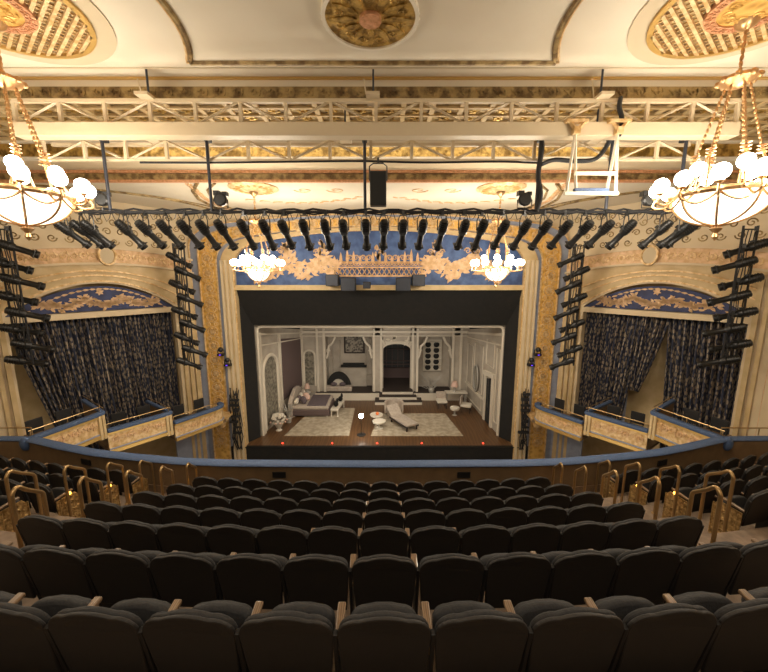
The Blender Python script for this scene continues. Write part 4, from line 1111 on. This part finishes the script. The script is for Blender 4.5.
# rugs
def rug(P,label):
    o = MB().prism(P,lambda u,v,h:(u,v,h),.002,.02).build('rug','rug'); tag(o,label,'rug')
rug([(-4.65,15.95),(-1.5,15.95),(-1.5,19.6),(-3.95,19.6)],'pale patterned rug on the left of the stage, beside the bed')
rug([(-.45,15.95),(4.05,15.95),(3.65,18.8),(-.05,18.8)],'pale patterned rug on the right of the stage, in front of the steps')
# ghost light
e = empty('ghost_light',(-.91,16.1,.0)); tag(e,'bare bulb ghost light on a thin stand at centre stage','floor lamp')
MB().lathe([(.22,0),(.22,.03),(.05,.06)],(0,0,0),16).build('base','fixture',e)
MB().tube([(0,0,.05),(0,0,.88)],.016,6).build('pole','fixture',e)
MB().sphere((0,0,.98),.11,12,8).build('bulb','ghost',e,smooth=True)
m = MB()
for k in range(6): m.tube([(.02*math.cos(k),.02*math.sin(k),.88),(.13*math.cos(k*PI/3),.13*math.sin(k*PI/3),.98),(0,0,1.12)],.005,4)
m.build('wire_guard','fixture',e)
lamp('ghost_light_glow','POINT',(-.91,15.85,1.0),22,(1,.92,.8),.1)
# right-hand furniture
e = empty('armchair',(.75,18.5,.02)); tag(e,'rounded beige armchair in front of the steps','armchair')
MB().lathe([(.36,0),(.40,.1),(.40,.36),(.30,.42)],(0,0,0),20).build('seat','pink',e,smooth=True)
A=[(.42*math.cos(PI*i/14),.42*math.sin(PI*i/14)) for i in range(15)]; B=[(.54*math.cos(PI*i/14),.54*math.sin(PI*i/14)) for i in range(15)]
MB().strip(A,B,lambda u,v,h:(u,v,h),.1,.82).build('curved_back','pink',e,bevel=.04)
e = empty('lounge_chaise',(1.2,17.2,.02),.55); tag(e,'low beige slatted chaise lounge standing across the right rug','chaise')
MB().box((-.35,-.85,.26),(.35,.75,.36)).build('seat','pink',e,bevel=.03)
MB().add([(-.35,.6,.34),(.35,.6,.34),(.35,1.1,.78),(-.35,1.1,.78),(-.35,.68,.30),(.35,.68,.30),(.35,1.16,.74),(-.35,1.16,.74)],[(0,1,2,3),(7,6,5,4),(0,4,5,1),(1,5,6,2),(2,6,7,3),(3,7,4,0)]).build('backrest','pink',e)
m=MB()
for q in (-.35,.32): m.box((q,-.85,.18),(q+.04,.8,.28))
m.build('frame','darkset',e)
for x in (-.3,.3):
    for y in (-.75,.65): MB().box((x-.03,y-.03,0),(x+.03,y+.03,.26)).build('leg','darkset',e)
for i,(x,y,z) in enumerate(((-.2,17.5,.42),(-.05,16.85,.34))):
    e = empty('tray_table',(x,y,.02)); tag(e,'round white tray table on the right rug, %s one' % ('farther','nearer')[i],'side table','white tray tables')
    MB().lathe([(.30,z-.03),(.34,z),(.34,z+.05),(.31,z+.03),(.01,z+.02)],(0,0,0),20).build('table_top','offwhite',e)
    MB().lathe([(.2,0),(.2,.02),(.04,.06),(.04,z)],(0,0,0),12).build('pedestal','offwhite',e)
tag(MB().sphere((-.15,17.45,.56),.09,10,7).build('orange_bowl','orange',smooth=True),'small orange bowl on the farther white tray table','bowl')
for (x,y,z,rz,l) in ((3.6,19.7,.02,.0,'left of the console'),(4.9,19.1,.0,1.2,'before the right wall')):
    e = empty('slipper_chair',(x,y,z),rz); tag(e,'small pale upholstered chair with dark legs, %s' % l,'chair')
    MB().box((-.3,-.3,.34),(.3,.3,.48)).build('seat','offwhite',e,bevel=.05); MB().box((-.3,.24,.46),(.3,.34,.9)).build('backrest','pink',e,bevel=.04)
    for a in (-.24,.24):
        for b in (-.24,.24): MB().tube([(a,b,0),(a,b,.35)],.02,5).build('leg','darkset',e)
e = empty('console_table',(4.6,20.3,0)); tag(e,'narrow console table carrying a lamp in the right corner of the set','table')
MB().box((-.7,-.25,.74),(.6,.25,.80)).build('table_top','offwhite',e,bevel=.01)
for a in (-.62,.52):
    for b in (-.18,.18): MB().lathe([(.03,0),(.02,.3),(.04,.74)],(a,b,0),8).build('leg','silver',e)
e = empty('table_lamp',(4.45,20.3,.80)); tag(e,'table lamp with pinkish shade on the console table','lamp')
MB().lathe([(.1,0),(.1,.03),(.04,.08),(.08,.2),(.03,.34)],(0,0,0),10).build('base','silver',e,smooth=True); MB().lathe([(.24,.34),(.15,.62)],(0,0,0),16).build('lamp_shade','pinkshade',e,smooth=True)
e = empty('pouf',(4.15,18.6,0)); tag(e,'small round white stool with brass foot near the right wall of the set','stool')
MB().lathe([(.24,.32),(.27,.38),(.26,.46),(.1,.5)],(0,0,0),16).build('seat','offwhite',e,smooth=True); MB().lathe([(.14,0),(.05,.05),(.05,.32)],(0,0,0),10).build('pedestal','silver',e)
# silver branches plant, flower urn, small table lamp by bed
e = empty('branch_arrangement',(3.2,21.3,.425)); tag(e,'silvery bare branches in a pot before the plate shelf','plant')
MB().lathe([(.15,0),(.2,.2),(.16,.3)],(0,0,0),12).build('pot','silver',e)
m = MB()
for q in range(26):
    a = random.uniform(0,6.28); r = random.uniform(.3,.9); h = random.uniform(.35,1.1); m.tube([(0,0,.25),(r*.4*math.cos(a),r*.25*math.sin(a),h*.7),(r*math.cos(a),r*.4*math.sin(a),h+.1)],.018,4)
m.build('branches','silver',e)
e = empty('flower_urn',(-5.1,16.65,0)); tag(e,'white urn full of pale flowers at the left front corner of the set','flower urn')
MB().lathe([(.16,0),(.08,.08),(.2,.3),(.28,.42)],(0,0,0),14).build('urn','offwhite',e,smooth=True)
m = MB()
for q in range(40):
    a = random.uniform(0,6.28); b = random.uniform(0,1.3); m.sphere((.32*math.cos(a)*math.sin(b+.3),.32*math.sin(a)*math.sin(b+.3),.5+.3*math.cos(b)),random.uniform(.06,.1),6,5)
m.build('flowers','offwhite',e)
m = MB()
for q in range(12):
    a = random.uniform(0,6.28); m.sphere((.4*math.cos(a),.4*math.sin(a),.5),.05,5,4)
m.build('orange_blooms','pinkshade',e)
e = empty('bedside_table',(-4.55,20.8,0)); tag(e,'small bedside table behind the bed','table')
MB().lathe([(.22,.55),(.24,.6)],(0,0,0),14).build('table_top','offwhite',e); MB().lathe([(.14,0),(.04,.05),(.04,.55)],(0,0,0),10).build('pedestal','offwhite',e)
e = empty('table_lamp',(-4.55,20.8,.60)); tag(e,'table lamp with pale pink shade beside the bed','lamp')
MB().lathe([(.08,0),(.08,.03),(.03,.25)],(0,0,0),10).build('base','silver',e); MB().lathe([(.2,.25),(.1,.55)],(0,0,0),14).build('lamp_shade','pinkshade',e,smooth=True)
e = empty('palm_plant',(-4.85,17.6,0)); tag(e,'grey leafy plant between flower urn and bed','plant')
MB().lathe([(.12,0),(.16,.25)],(0,0,0),10).build('pot','silver',e)
m = MB()
for q in range(16):
    a = random.uniform(0,6.28); r=.3; m.tube([(0,0,.2),(r*.5*math.cos(a),r*.5*math.sin(a),.65),(r*math.cos(a),r*math.sin(a),.7+random.uniform(0,.4))],[.03,.04,.01],4)
m.build('leaves','silver',e)
